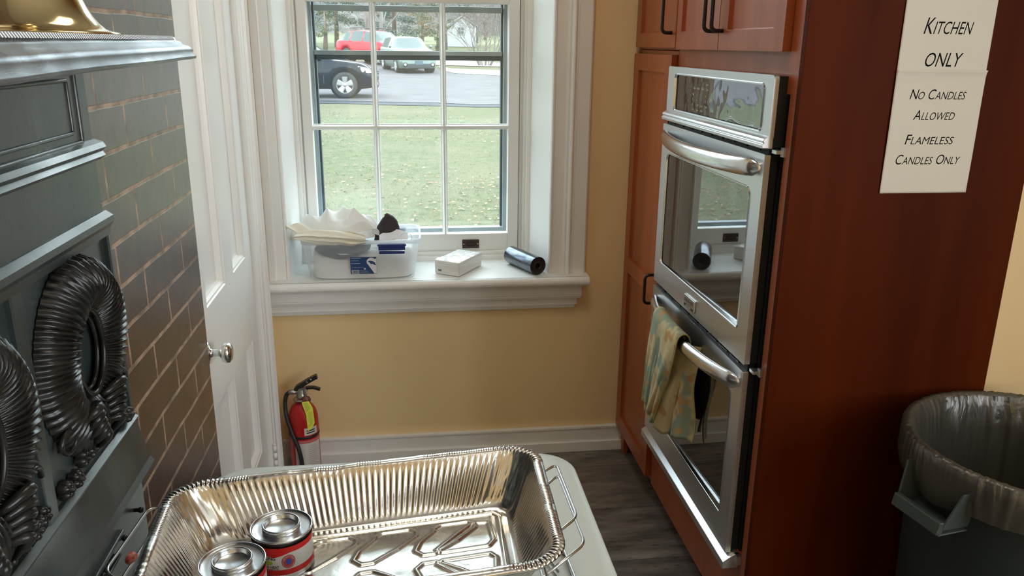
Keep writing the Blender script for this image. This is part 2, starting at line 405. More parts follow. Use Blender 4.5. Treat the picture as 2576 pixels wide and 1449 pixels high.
# ------------------------------------------------------------------ window
win = tag(empty('window_1', (.03, 3.0, .62)), kind='structure')
def casing(xs, z0, z1, side):
    mb = MB(); poly = [(x, BW-t) for x, t in xs]; poly = [(xs[0][0], BW+.02)]+poly+[(xs[-1][0], BW+.02)]
    mb.extrude(poly, z0, z1, 'z'); return mb
cr = casing([(.513, .0), (.513, .016), (.517, .022), (.523, .022), (.527, .017), (.566, .017), (.570, .024), (.574, .026), (.577, .024),
             (.580, .030), (.585, .036), (.590, .037), (.595, .034), (.598, .026), (.603, .024), (.606, .029), (.650, .029), (.656, .025)], .763, 2.72, 1)
cr.build('window_frame', white, win)
cl = casing([(-.522, .024), (-.518, .027), (-.497, .027), (-.494, .020), (-.490, .018), (-.458, .018), (-.455, .023), (-.449, .023), (-.445, .017), (-.445, 0)], .763, 2.72, -1)
cl.build('window_frame', white, win)
MB().box(-.522, .656, BW-.026, BW, 2.66, 2.74).build('window_frame', white, win, bevel=.004)
# reveals
rv = MB()
rv.hexa([(-.52,BW,.76),(-.445,BW,.76),(-.425,3.16,.76),(-.52,3.16,.76),(-.52,BW,2.68),(-.445,BW,2.68),(-.425,3.16,2.68),(-.52,3.16,2.68)])
rv.hexa([(.514,BW,.76),(.6,BW,.76),(.6,3.16,.76),(.468,3.16,.76),(.514,BW,2.68),(.6,BW,2.68),(.6,3.16,2.68),(.468,3.16,2.68)])
rv.box(-.445, .514, BW, 3.16, 2.655, 2.70)
rv.build('window_reveal', white, win, bevel=.001)
st = MB()
for x0, x1, y0, y1 in ((-.425-.09, -.412, 3.145, 3.175), (-.5, -.402, 3.160, 3.185), (-.5, -.395, 3.185, 3.30), (.455, .6, 3.145, 3.175), (.444, .6, 3.160, 3.185), (.432, .6, 3.185, 3.30)):
    st.box(x0, x1, y0, y1, .76, 2.68)
st.box(-.42, .45, 3.16, 3.30, 2.62, 2.68)
st.build('stop_bead', white, win, bevel=.002)
# sill board with rounded nose, stepped apron
sl = MB(); nose = [(2.872, .763)]+[(2.875-.0185*sin(a), .7445+.0185*cos(a)) for a in [pi*k/8 for k in range(0, 9)]]+[(2.90, .726), (3.34, .726), (3.34, .763)]
sl.extrude(nose, LX, .662, 'x', smooth=False); sl.build('window_sill', white, win, bevel=.0015)
ap = MB()
ap.box(LX, .645, 2.912, BW, .672, .727); ap.box(LX, .636, 2.904, BW, .716, .727)
ap.extrude([(2.905, .672), (2.902, .676), (2.905, .680), (2.93, .680), (2.93, .668), (2.905, .668)], LX, .641, 'x')
ap.box(LX, .630, 2.922, BW, .638, .670); ap.box(LX, .626, 2.918, BW, .664, .672)
ap.extrude([(2.920, .640), (2.927, .622), (BW, .622), (BW, .640)], LX, .620, 'x')
ap.build('window_apron', white, win, bevel=.0015)
lg = MB().box(-.43, .46, 3.150, 3.30, .755, .782).box(-.43, .46, 3.162, 3.30, .775, .797)
lg.build('stool_step', white, win, bevel=.004)
# lower sash
def sash(y0, y1, x0, x1, z0, z1, gx0, gx1, gz0, gz1, mxs, mzs, mw=.022):
    s_ = MB()
    s_.box(x0, gx0, y0, y1, z0, z1); s_.box(gx1, x1, y0, y1, z0, z1)
    s_.box(gx0, gx1, y0, y1, z0, gz0); s_.box(gx0, gx1, y0, y1, gz1, z1)
    o = s_.build('sash', white, win, bevel=.003)
    mb = MB(); ym = (y0+y1)/2
    def bar(c, a, b, vertical):
        prof = [(-mw/2, ym+.004), (-mw/2, ym-.004), (-mw/2+.003, ym-.006), (-.005, y0+.003), (-.003, y0-(.0018 if vertical else .0008)), (.003, y0-(.0018 if vertical else .0008)), (.005, y0+.003), (mw/2-.003, ym-.006), (mw/2, ym-.004), (mw/2, ym+.004), (.004, y1-.002), (-.004, y1-.002)]
        if vertical: mb.extrude([(c+px, py) for px, py in prof], a, b, 'z')
        else: mb.extrude([(py, c+px) for px, py in prof], a, b, 'x')
    for c in mxs: bar(c, gz0-.002, gz1+.002, True)
    for c in mzs: bar(c, gx0-.002, gx1+.002, False)
    mb.build('muntin', white, o)
    xs = [gx0]+list(mxs)+[gx1]; zs = [gz0]+list(mzs)+[gz1]
    for i in range(len(xs)-1):
        for j in range(len(zs)-1):
            MB().box(xs[i]-.004, xs[i+1]+.004, ym-.0015, ym+.0015, zs[j]-.004, zs[j+1]+.004).build('window_pane', pane, o)
    return o
s1 = sash(3.176, 3.216, -.398, .428, .797, 1.790, -.362, .386, .866, 1.742, (-.123, .136), (1.290,))
sash(3.222, 3.258, -.398, .428, 1.752, 2.64, -.362, .386, 1.792, 2.60, (-.123, .136), (2.19,))
lf = MB().box(.203, .271, 3.171, 3.177, .806, .842)
lo_ = lf.build('sash_lift', brownlift, win, bevel=.002)
MB().grid(20, 6, lambda i, j: (.237+(.020 if abs(i-9.5) < 50 else 0)*cos(2*pi*i/20)*1.0, 3.1715-.004*sin(pi*j/5), .824+.010*sin(2*pi*i/20)*(.5+.5*j/5)), cu=True).build('finger_cup', blackmat, lo_)
for x in (.209, .265): MB().lathe([(0, -.0005), (.0022, 0), (.0025, .002)], 10, (x, 3.1705, .824), 'y').build('screw', chrome, lo_)
# aluminium storm window outside
storm = mat('storm_frame_grey', (0.24, 0.29, 0.31), 0.4, 0.2, c2=(.34, .39, .41), scale=(4, 4, 4))
stormd = mat('storm_rail_dark', (0.045, 0.075, 0.10), 0.45, 0.3)
sw = empty('storm_window', (.01, 3.28, .86), win)
f_ = MB().box(-.44, -.352, 3.265, 3.30, .76, 2.66).box(.376, .47, 3.265, 3.30, .76, 2.66).box(-.44, .47, 3.265, 3.30, 2.60, 2.66).box(-.44, .47, 3.262, 3.30, .76, .872)
f_.build('storm_frame', storm, sw, bevel=.002)
f_ = MB().box(-.352, -.344, 3.285, 3.315, .872, 2.6).box(.368, .376, 3.285, 3.315, .872, 2.6).box(-.35, .37, 3.285, 3.315, 1.536, 1.556)
f_.build('storm_sash', stormd, sw)
MB().box(-.35, .37, 3.268, 3.29, 1.554, 1.571).box(-.345, .37, 3.268, 3.29, 1.713, 1.735).build('storm_rail', storm, sw, bevel=.002)
MB().box(-.35, .37, 3.298, 3.301, .87, 1.54).build('storm_pane', glass('storm_glass', (.96, .98, .98), .03, .012), sw)
MB().box(-.35, .37, 3.283, 3.286, 1.56, 2.6).build('storm_pane', pane, sw)

# ------------------------------------------------------------------ door in the left wall
DX = -.540
door = tag(empty('door_1', (DX, 2.37, 0)), kind='structure')
def panelled(mb, x, sgn, y0, y1, z0, z1, rects, steps, thick):
    """face in plane X=x looking towards sgn; rects are recessed panels"""
    ys = sorted({y0, y1} | {r[0] for r in rects} | {r[1] for r in rects}); zs = sorted({z0, z1} | {r[2] for r in rects} | {r[3] for r in rects})
    for i in range(len(ys)-1):
        for j in range(len(zs)-1):
            cy, cz = (ys[i]+ys[i+1])/2, (zs[j]+zs[j+1])/2
            if any(r[0] < cy < r[1] and r[2] < cz < r[3] for r in rects): continue
            mb.add([(x, ys[i], zs[j]), (x, ys[i+1], zs[j]), (x, ys[i+1], zs[j+1]), (x, ys[i], zs[j+1])], [(0, 1, 2, 3)])
    for r in rects:
        prev = None
        for ins, dep in steps:
            loop = [(x-sgn*dep, r[0]+ins, r[2]+ins), (x-sgn*dep, r[1]-ins, r[2]+ins), (x-sgn*dep, r[1]-ins, r[3]-ins), (x-sgn*dep, r[0]+ins, r[3]-ins)]
            if prev: mb.add(prev+loop, [(k, (k+1) % 4, (k+1) % 4+4, k+4) for k in range(4)])
            prev = loop
        mb.add(prev, [(0, 1, 2, 3)])
    bx = x-sgn*thick
    mb.add([(x, y0, z0), (x, y1, z0), (x, y1, z1), (x, y0, z1), (bx, y0, z0), (bx, y1, z0), (bx, y1, z1), (bx, y0, z1)],
           [(0, 1, 5, 4), (1, 2, 6, 5), (2, 3, 7, 6), (3, 0, 4, 7), (4, 5, 6, 7)])
dm = MB()
panelled(dm, DX, 1, 1.985, 2.730, .01, 2.04, [(2.105, 2.335, .925, 1.80), (2.445, 2.635, .925, 1.80), (2.105, 2.335, .22, .640), (2.445, 2.635, .22, .640), (2.105, 2.335, 1.88, 1.98), (2.445, 2.635, 1.88, 1.98)],
         [(0, 0), (.003, .004), (.008, .005), (.013, .013), (.016, .021), (.021, .022)], .035)
dm.build('door_leaf', doorwhite, door)
kb = MB().lathe([(0, 0), (.030, 0), (.031, .003), (.027, .007), (.012, .010), (.0095, .016), (.0095, .030), (.014, .036), (.024, .041), (.0275, .050), (.0265, .058), (.019, .064), (.008, .066), (0, .0665)], 32, (DX, 2.055, .817), 'x')
kb.build('door_knob', chrome, door)
hg = empty('door_hinge', (-.522, 2.738, .10), door)
for z in (.105, .135, .165): MB().lathe([(0, 0), (.007, 0), (.007, .024), (0, .024)], 12, (-.516, 2.738, z), 'z').build('knuckle', doorwhite, hg)
MB().lathe([(0, 0), (.008, .001), (.008, .004), (0, .008)], 12, (-.516, 2.738, .191), 'z').build('hinge_pin', doorwhite, hg)
# casing around the door
tr = MB()
def dcas(y0, y1, z0, z1): pass
prof = [(2.738, .008), (2.740, .016), (2.748, .018), (2.752, .012), (2.775, .012), (2.778, .017), (2.784, .019), (2.790, .016), (2.794, .012), (2.83, .013), (2.834, .022), (2.842, .030), (2.850, .024), (2.854, .016), (2.872, .018), (2.878, .022), (2.886, .020), (2.888, .0)]
tr.extrude([(LX+t, y) for y, t in prof]+[(LX-.01, 2.888), (LX-.01, 2.738)], 0, 2.12, 'z')
tr.box(LX-.05, LX+.012, 1.938, 1.982, 0, 2.12); tr.box(LX-.05, LX+.018, 1.938, 2.888, 2.045, 2.14)
tr.build('trim_1', doorwhite, kind='structure')

# ================================================================== CABINETS AND OVEN
FX, DFX = .832, .812    # face frame, door faces
BKX = 1.395             # backs of the units
def shaker(mb, y0, y1, z0, z1, rects, st=.055):
    panelled(mb, DFX, -1, y0, y1, z0, z1, rects, [(0, 0), (.001, .0085), (.0015, .009)], .0195)
def pull(parent, y, z0, z1, x=DFX, label=None):
    pts = [(x, y, z0)]; R = .014; X = x-.032
    for k in range(6): a = pi/2*k/5; pts.append((X+R-R*sin(a), y, z0+R-R*cos(a)))
    for k in range(6): a = pi/2*k/5; pts.append((X+R-R*cos(a), y, z1-R+R*sin(a)))
    pts.append((x, y, z1))
    return MB().tube(pts, .0055, 10).build('handle', bronze, parent)
# pantry unit
pan_ = thing('pantry_cabinet', 'tall narrow cherry pantry cabinet between yellow window wall and double oven', 'cabinet', (1.1, 2.73, 0))
c_ = MB().box(FX, BKX, 2.50, 2.94, .10, 1.585).box(FX+.075, BKX, 2.50, 2.94, 0, .10).box(FX+.004, FX+.03, 2.925, 2.942, 0, .10).box(FX+.004, FX+.022, 2.885, 2.927, 0, .10)
c_.build('body', wood, pan_, bevel=.001)
d_ = MB(); shaker(d_, 2.508, 2.935, .112, 1.573, [(2.570, 2.877, .170, .772), (2.570, 2.877, .830, 1.517)])
dd = d_.build('door', wood, pan_, bevel=.0015); pull(dd, 2.545, .757, .857)
# upper cabinet over the pantry
up1 = thing('upper_cabinet', 'cherry upper cabinet with one door above the tall pantry, beside window wall', 'cabinet', (1.1, 2.73, 1.588))
MB().box(FX, BKX, 2.5, 2.94, 1.587, 2.45).build('body', wood, up1, bevel=.001)
d_ = MB(); shaker(d_, 2.487, 2.925, 1.594, 2.44, [(2.533, 2.872, 1.640, 2.385)])
dd = d_.build('door', wood, up1, bevel=.0015); pull(dd, 2.525, 1.638, 1.75, DFX)
# oven tower
ot = thing('oven_cabinet', 'wide cherry cabinet tower housing the steel double oven, two doors on top', 'cabinet', (1.1, 2.10, 0))
c_ = MB().box(FX, FX+.02, 1.695, 2.498, .088, .325).box(FX, FX+.02, 1.695, 2.498, 1.50, 2.45)
c_.box(FX, FX+.02, 1.695, 1.725, .325, 1.50).box(FX, FX+.02, 2.47, 2.498, .325, 1.50)
c_.box(FX+.02, BKX, 2.48, 2.498, .088, 2.45).box(FX+.02, BKX, 1.695, 2.48, 2.43, 2.45).box(BKX-.012, BKX, 1.695, 2.498, .09, 2.45)
c_.box(FX+.02, BKX-.02, 1.70, 2.48, .10, .12).box(FX+.02, BKX-.02, 1.70, 2.48, 1.55, 1.57).box(FX+.075, FX+.09, 1.70, 2.49, 0, .10)
c_.build('body', wood, ot, bevel=.001)
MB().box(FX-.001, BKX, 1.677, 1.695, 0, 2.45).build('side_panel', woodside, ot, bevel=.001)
for (a, b_, r) in ((2.132, 2.478, (2.183, 2.436)), (1.745, 2.128, (1.800, 2.073))):
    d_ = MB(); shaker(d_, a, b_, 1.590, 2.44, [(r[0], r[1], 1.640, 2.385)])
    dd = d_.build('door', wood, ot, bevel=.0015); pull(dd, 2.157 if a > 2 else 2.103, 1.638, 1.75)

# double wall oven
ov = thing('double_oven', 'stainless steel double oven with black glass doors built into cherry cabinet', 'oven', (.80, 2.12, .29))
OX = .800
MB().box(.836, 1.30, 1.745, 2.465, .325, 1.498).build('oven_body', blackmat, ov)
def rrect(y0, y1, z0, z1, r, n=6):
    pts = []
    if not isinstance(r, (list, tuple)): r = (r,)*4
    for (cy, cz, a0, q) in ((y1, z0, -pi/2, r[0]), (y1, z1, 0, r[1]), (y0, z1, pi/2, r[2]), (y0, z0, pi, r[3])):
        sy = -1 if cy == y1 else 1; sz = -1 if cz == z1 else 1
        for k in range(n+1):
            a = a0+pi/2*k/n; pts.append((cy+sy*q+q*cos(a), cz+sz*q+q*sin(a)))
    return pts
def windowed(mb, x, xb, y0, y1, z0, z1, win, outer_r=.006):
    """steel front with a rounded window hole, side walls back to xb"""
    n = len(win); out = rrect(y0, y1, z0, z1, outer_r)
    assert len(out) == n
    vs = [(x, p[0], p[1]) for p in out]+[(x, p[0], p[1]) for p in win]+[(xb, p[0], p[1]) for p in out]
    mb.add(vs, [(i, (i+1) % n, (i+1) % n+n, i+n) for i in range(n)]+[(i, (i+1) % n, (i+1) % n+2*n, i+2*n) for i in range(n)])
def bezel(mb, x, win, dx, grow):
    n = len(win); cy = sum(p[0] for p in win)/n; cz = sum(p[1] for p in win)/n
    def off(p, g): return (p[0]+(g if p[0] > cy else -g), p[1]+(g if p[1] > cz else -g))
    l1 = [(x, *off(p, grow)) for p in win]; l2 = [(x-dx, *off(p, grow*.6)) for p in win]; l3 = [(x+.013, p[0], p[1]) for p in win]
    mb.add(l1+l2+l3, [(i, (i+1) % n, (i+1) % n+n, i+n) for i in range(n)]+[(i+n, (i+1) % n+n, (i+1) % n+2*n, i+2*n) for i in range(n)], smooth=False)
# control panel
cp = MB(); wn = rrect(1.790, 2.420, 1.417, 1.517, .012)
windowed(cp, OX, OX+.012, 1.742, 2.492, 1.398, 1.540, wn, .008)
cpo = cp.build('control_panel', steel, ov)
lip = MB(); lp = [(OX+.012, 1.408), (OX, 1.408), (OX-.010, 1.402), (OX-.013, 1.397), (OX-.010, 1.392), (OX-.015, 1.388), (OX-.013, 1.380), (OX+.012, 1.379)]
lip.extrude([(a, b_) for a, b_ in lp], 1.742, 2.492, 'y'); lip.build('control_panel_lip', steel, cpo, bevel=.0015)
MB().box(OX+.012, OX+.036, 1.742, 2.492, 1.382, 1.538).build('panel_edge', blackmat, cpo)
bz = MB(); bezel(bz, OX, wn, .003, .005); bz.build('bezel', steelb, cpo)
MB().add([(OX+.004, p[0], p[1]) for p in wn], [list(range(len(wn)))]).build('display_glass', panelglass, cpo)
greyprint = mat('grey_print', (.55, .55, .52), .6)
pr = MB(); random.seed(4)
def on_panel(y, z): return lambda a, b_, c: (OX+.0035-c, y-a, z+b_)
rows = [(1.497, ['Upper']), (1.484, ['Oven', 'Bake', 'Broil', 'Clean']), (1.466, ['1', '2', '3', '4', 'Set']), (1.452, ['5', '6', '7', '8', '9']), (1.438, ['0', 'Off', 'Start', 'Timer']), (1.425, ['On', 'Cook', 'Hold'])]
for z, words_ in rows:
    for k, t_ in enumerate(words_): add_text(pr, t_, .009, on_panel((2.17 if len(words_) == 1 else 2.27)-k*.034, z), width=.018 if len(t_) > 1 else .005, depth=.0002)
pr.build('key_print', greyprint, cpo)
vn = MB().box(OX+.008, OX+.03, 1.75, 2.485, 1.366, 1.382)
for k in range(9): vn.box(OX+.004, OX+.01, 1.79+k*.078, 1.845+k*.078, 1.371, 1.375)
vn.build('vent_slots', blackmat, ov)

def bow_handle(parent, z, name='handle'):
    ya, yb = 1.768, 2.478; N = 40; pts = []
    def P(i, j):
        t = i/(N-1); y = ya+(yb-ya)*t; e = sin(pi*t)**.55 if 0 < t < 1 else 0
        x = OX+.004-.056*e; k = min(1, .30+1.2*min(t, 1-t)/.12) if min(t, 1-t) < .12 else 1
        k = sqrt(max(0.05, 1-(1-min(1, min(t, 1-t)/.045))**2))
        an = 2*pi*j/20; hz = .0215*k; hx = .012
        return (x+hx*cos(an)*k, y, z-.006*sin(pi*t)+hz*sin(an))
    mb = MB().grid(N, 20, P, cv=True)
    mb.add([P(0, j) for j in range(20)], [list(range(20))]); mb.add([P(N-1, j) for j in range(20)], [list(range(20))[::-1]])
    return mb.build(name, steelb2, parent)
steelb2 = mat('handle_steel', (0.66, 0.65, 0.64), 0.2, 1.0, bump=.15, bscale=(50, 20, 50), bdist=.0015)
def oven_door(z0, z1, wz0, wz1, hz, badge):
    wn = rrect(1.815, 2.450, wz0, wz1, (.010, .022, .022, .010))
    mb = MB(); windowed(mb, OX, OX+.014, 1.752, 2.512, z0, z1, wn, .003)
    o = mb.build('oven_door', steel, ov)
    MB().box(OX+.0145, OX+.034, 1.756, 2.508, z0+.002, z1-.003).build('door_core', blackmat, o)
    b = MB(); bezel(b, OX, wn, .0025, .0045); b.build('window_bezel', steelb, o)
    MB().add([(OX+.0085+(2.13-p[0])*.018, p[0], p[1]) for p in wn], [list(range(len(wn)))]).build('door_window', ovenglass, o)
    bow_handle(o, hz)
    if badge:
        MB().box(OX-.006, OX+.001, 2.105, 2.193, .866, .903).build('badge', steelb, o, bevel=.003)
        MB().box(OX-.0065, OX-.002, 2.110, 2.188, .868, .877).build('badge_band', blackpl, o)
        t = MB(); add_text(t, 'FRIGIDAIRE', .012, lambda a, b_, c: (OX-.0062-c, 2.185-a, .884+b_), width=.070, height=.010); t.build('badge_lettering', greyprint2, o)
        t = MB(); add_text(t, 'GALLERY', .006, lambda a, b_, c: (OX-.0068-c, 2.172-a, .8705+b_), width=.045, height=.0045); t.build('badge_lettering', greyprint, o)
    return o
greyprint2 = mat('engraved_grey', (.10, .10, .10), .5)
du = oven_door(.852, 1.366, .930, 1.278, 1.332, True)
dl = oven_door(.318, .834, .405, .762, .797, False)
vn = MB().box(OX+.012, OX+.03, 1.757, 2.508, .834, .852)
vn.build('door_gap', blackmat, ov)
vs_ = MB()
for k in range(9): vs_.box(OX+.006, OX+.0125, 1.80+k*.076, 1.855+k*.076, .8385, .8425)
vs_.build('vent_slots', bronze, ov)
tr_ = MB().extrude([(OX+.02, .325), (OX+.012, .320), (OX-.012, .303), (OX-.012, .283), (OX+.03, .283), (OX+.03, .325)], 1.735, 2.508, 'y')
tr_.build('bottom_trim', steel, ov, bevel=.001)
for z in (1.374, .843): MB().box(OX+.012, OX+.034, 1.722, 1.745, z-.004, z+.004).box(OX+.026, OX+.033, 1.715, 1.73, z-.010, z+.010).build('hinge_tab', steel, ov)
MB().box(OX+.02, OX+.034, 1.722, 1.742, .300, .325).build('hinge_tab', steel, ov)

# paper signs taped to the cabinet side
SY = 1.6765
def sheet(name, corners, label, lines, up):
    (x0, z0), (x1, z1) = corners
    def surf(x, z):
        v = (z-z0)/(z1-z0)
        return SY-up-.0012*(1+fn1(x*9, z*7, up*99)) - (.004*max(0, (v-.93)/.07)**2 if up > .001 else 0)-.00045
    def P(i, j):
        u, v = i/48, j/60; x = x0+(x1-x0)*u; z = z0+(z1-z0)*v
        return (x, surf(x, z), z)
    o = MB().grid(49, 61, P).build(name, paperm, label=label, cat='sign')
    sol = o.modifiers.new('t', 'SOLIDIFY'); sol.thickness = .0003
    for big, rest, x, xe, z, h in lines:
        t = MB(); xc = x
        # small capitals: first letter large, the others smaller
        words_ = big.split(' ')
        tot = sum(.62*1.0 if i == 0 and rest else .5 for w_ in words_ for i, ch in enumerate(w_))
        segs = []
        for wi, w_ in enumerate(words_):
            if rest: segs.append((w_[0], h*1.3)); segs.append((w_[1:], h))
            else: segs.append((w_, h))
            if wi < len(words_)-1: segs.append((' ', h))
        widths = []
        for s_, hh in segs:
            if s_ == ' ': widths.append(hh*.55); continue
            vs, _ = text_geo(s_, 1.0, .0); x_0 = min(v.x for v in vs); x_1 = max(v.x for v in vs); y_1 = max(v.y for v in vs)
            widths.append((x_1-x_0)/y_1*hh+.12*hh)
        k = (xe-x)/sum(widths)
        for (s_, hh), wd in zip(segs, widths):
            if s_ != ' ':
                def F(a, b_, c, xc=xc): return (xc+a+b_*.22, surf(xc+a+b_*.22, z+b_)-.0003-c*.3, z+b_)
                add_text(t, s_, hh, F, width=(wd-.12*hh)*k, height=hh, depth=.0003)
            xc += wd*k
        t.build('lettering', inkm, o)
    return o
sheet('paper_sign', ((1.042, 1.540), (1.250, 1.80)), 'upper taped paper sign reading KITCHEN ONLY on cherry cabinet side',
      [('KITCHEN', True, 1.090, 1.200, 1.6295, .0255), ('ONLY', False, 1.101, 1.187, 1.5625, .029)], .0004)
sheet('paper_sign', ((1.042, 1.288), (1.251, 1.5555)), 'lower taped paper sign reading NO CANDLES ALLOWED on cherry cabinet side',
      [('NO CANDLES', True, 1.080, 1.211, 1.4935, .0165), ('ALLOWED', True, 1.095, 1.193, 1.4495, .0165), ('FLAMELESS', True, 1.084, 1.199, 1.3965, .0165), ('CANDLES ONLY', True, 1.067, 1.221, 1.3525, .0165)], .0014)

# dish towel folded over the lower oven handle
towm = mat('patterned_towel', (.52, .41, .22), .9, c2=(.24, .28, .20), scale=(17, 14, 9), lo=.50, hi=.56, detail=2, bump=.5, bscale=(700, 700, 700), bdist=.0006)
nt_ = towm.node_tree
_p = nt_.nodes['Principled BSDF']; _tc = nt_.nodes.new('ShaderNodeTexCoord'); _n = nt_.nodes.new('ShaderNodeTexNoise'); _n.inputs['Scale'].default_value = 17; _n.inputs['Detail'].default_value = 2
_r = nt_.nodes.new('ShaderNodeValToRGB'); _r.color_ramp.elements[0].position = .57; _r.color_ramp.elements[1].position = .63
_r.color_ramp.elements[0].color = (0, 0, 0, 1); _r.color_ramp.elements[1].color = (1, 1, 1, 1)
_m = nt_.nodes.new('ShaderNodeMixRGB'); _m.inputs[2].default_value = (.44, .25, .09, 1)
_mp = nt_.nodes.new('ShaderNodeMapping'); _mp.inputs['Location'].default_value = (5, 3, 1); nt_.links.new(_tc.outputs['Object'], _mp.inputs[0]); nt_.links.new(_mp.outputs[0], _n.inputs['Vector']); nt_.links.new(_n.outputs['Fac'], _r.inputs[0])
_src = _p.inputs['Base Color'].links[0].from_socket; nt_.links.new(_r.outputs[0], _m.inputs[0]); nt_.links.new(_src, _m.inputs[1]); nt_.links.new(_m.outputs[0], _p.inputs['Base Color'])
hemm = mat('towel_hem', (.42, .38, .16), .9)
tw = thing('dish_towel', 'patterned green and tan dish towel folded over the lower oven handle', 'towel', (.75, 2.15, .46))
def hx(y):
    t = (y-1.768)/(2.478-1.768); return OX+.004-.056*(max(0.0, sin(pi*t)))**.55
HZ = .797
def towel_layer(y_l, y_r, y_lb, y_rb, front_z, back_z, off, ph, name, hem=True):
    """goes up the back, over the handle and down the front; y_l is the window side"""
    NS, NU = 60, 26
    def P(i, j):
        s_ = i/(NS-1); u = j/(NU-1); R = .026+off
        Lb, La = .797-back_z, .797-front_z; arc = pi*R*.8; tot = Lb+arc+La; d = s_*tot
        if d < Lb: q = 1-d/Lb; side = 1; z = back_z+d; hang = q
        elif d < Lb+arc: a = (d-Lb)/arc*pi; side = cos(a); z = .797+R*.95*sin(a); hang = 0
        else: q = (d-Lb-arc)/La; side = -1; z = .797-(d-Lb-arc); hang = q
        yt = y_l+(y_r-y_l)*u; yb = y_lb+(y_rb-y_lb)*u
        k = hang**1.3; y = yt*(1-k)+yb*k
        fold = (.008*sin(u*9+ph)+.005*sin(u*21+ph*2))*min(1, hang*2)+.004*fn1(u*4, z*9, ph)
        if side > .99: x = min(hx(y)+R*.62+fold*.5, OX-.0045-.004*u)
        else: x = hx(y)+side*(.0145+off)+(-.006*hang-fold if side < -.9 else 0)
        return (x, y, z+(.006*sin(u*7+ph)*hang))
    mb = MB().grid(NS, NU, P)
    o = mb.build(name, towm, tw); sm_ = o.modifiers.new('s', 'SOLIDIFY'); sm_.thickness = .0022; sm_.offset = 1
    for j, tag_ in ((0, 'hem'), (NU-1, 'hem')):
        MB().tube([Vector(P(i, j))+Vector((-.0008, 0, .0003*sin(i*2.3))) for i in range(NS)], .0021, 6).build('hem', hemm, o)
    for i in (0, NS-1): MB().tube([Vector(P(i, j)) for j in range(NU)], .0026, 6).build('hem', hemm, o)
    return o
towel_layer(2.285, 2.075, 2.305, 2.20, .475, .50, .0, .4, 'back_fold')
towel_layer(2.292, 2.045, 2.315, 2.215, .500, .47, .006, 1.3, 'front_fold')
def side_flap(y0t, y0b, y1t, y1b, zt, zb, xt, xb, ph):
    def P(i, j):
        s_, u = i/29, j/11; z = zt+(zb-zt)*s_; y = (y0t+(y0b-y0t)*s_)*(1-u)+(y1t+(y1b-y1t)*s_)*u
        return (xt+(xb-xt)*u+.006*sin(s_*8+ph)*u+.005*sin(u*6+ph), y, z-.012*sin(u*4+ph)*s_)
    o = MB().grid(30, 12, P).build('inner_fold', towm, tw); sm_ = o.modifiers.new('s', 'SOLIDIFY'); sm_.thickness = .002
    MB().tube([Vector(P(i, 11))+Vector((-.001, 0, 0)) for i in range(30)], .002, 6).build('hem', hemm, o)
side_flap(2.09, 2.20, 2.045, 2.13, .80, .468, .728, .765, 0.2)
side_flap(2.08, 2.12, 2.035, 2.03, .79, .485, .752, .788, 1.4)

# ================================================================== CAST IRON MANTEL
IX = -.452
mt_ = thing('cast_iron_mantel', 'black cast iron fireplace mantel with ribbed shell wreaths on brick chimney', 'fireplace', (-.47, .6, 0))
bd = MB()
WB = -.504
bd.box(WB, IX, -.06, 1.24, 1.445, 1.574)            # frieze
bd.build('frieze', iron, mt_, bevel=.002)
fr = MB()
for c in (1.064, .776, .488, .2):
    pass
# recessed frieze panels: raised beads
def frame_bead(name, y0, y1, z0, z1, r=.004, x=IX, parent=None):
    pts = []
    for p in rrect(y0, y1, z0, z1, .004, 2): pts.append((x, p[0], p[1]))
    return MB().tube(pts, r, 8, closed=True).build(name, iron, parent or mt_)
for y0, y1 in ((-.02, .56), (.60, 1.200)):
    frame_bead('panel_bead', y0, y1, 1.463, 1.562); frame_bead('panel_bead', y0+.027, y1-.027, 1.478, 1.548, .003)
mo = MB().extrude([(WB, 1.434), (IX+.006, 1.434), (IX+.014, 1.440), (IX+.010, 1.446), (IX+.016, 1.452), (IX+.012, 1.459), (IX+.002, 1.463), (WB, 1.463)], -.06, 1.245, 'y')
mo.build('upper_moulding', iron, mt_)
bp_ = MB().box(WB, IX, -.06, 1.243, 1.345, 1.436).box(WB, IX-.004, -.06, 1.24, .94, 1.36)
bp_.build('body_plate', iron, mt_, bevel=.002)
mo = MB().extrude([(WB, 1.322), (IX+.004, 1.322), (IX+.006, 1.334), (IX+.012, 1.342), (IX+.012, 1.351), (IX+.002, 1.358), (WB, 1.358)], -.06, 1.247, 'y')
mo.build('middle_moulding', iron, mt_)
def vbar(y0, y1, z0=1.02, z1=1.33): return MB().box(IX-.006, IX+.004, y0, y1, z0, z1)
for y0, y1 in ((1.236, 1.246), (.925, .952), (.632, .66), (.34, .367), (.047, .075)): vbar(y0, y1).build('panel_stile', iron, mt_, bevel=.002)
relief = mat('relief_iron', (0.008, 0.0075, 0.007), 0.24, 0.0, c2=(.016, .016, .015), scale=(30, 30, 30), spec=.32, coat=0, rvar=.06)
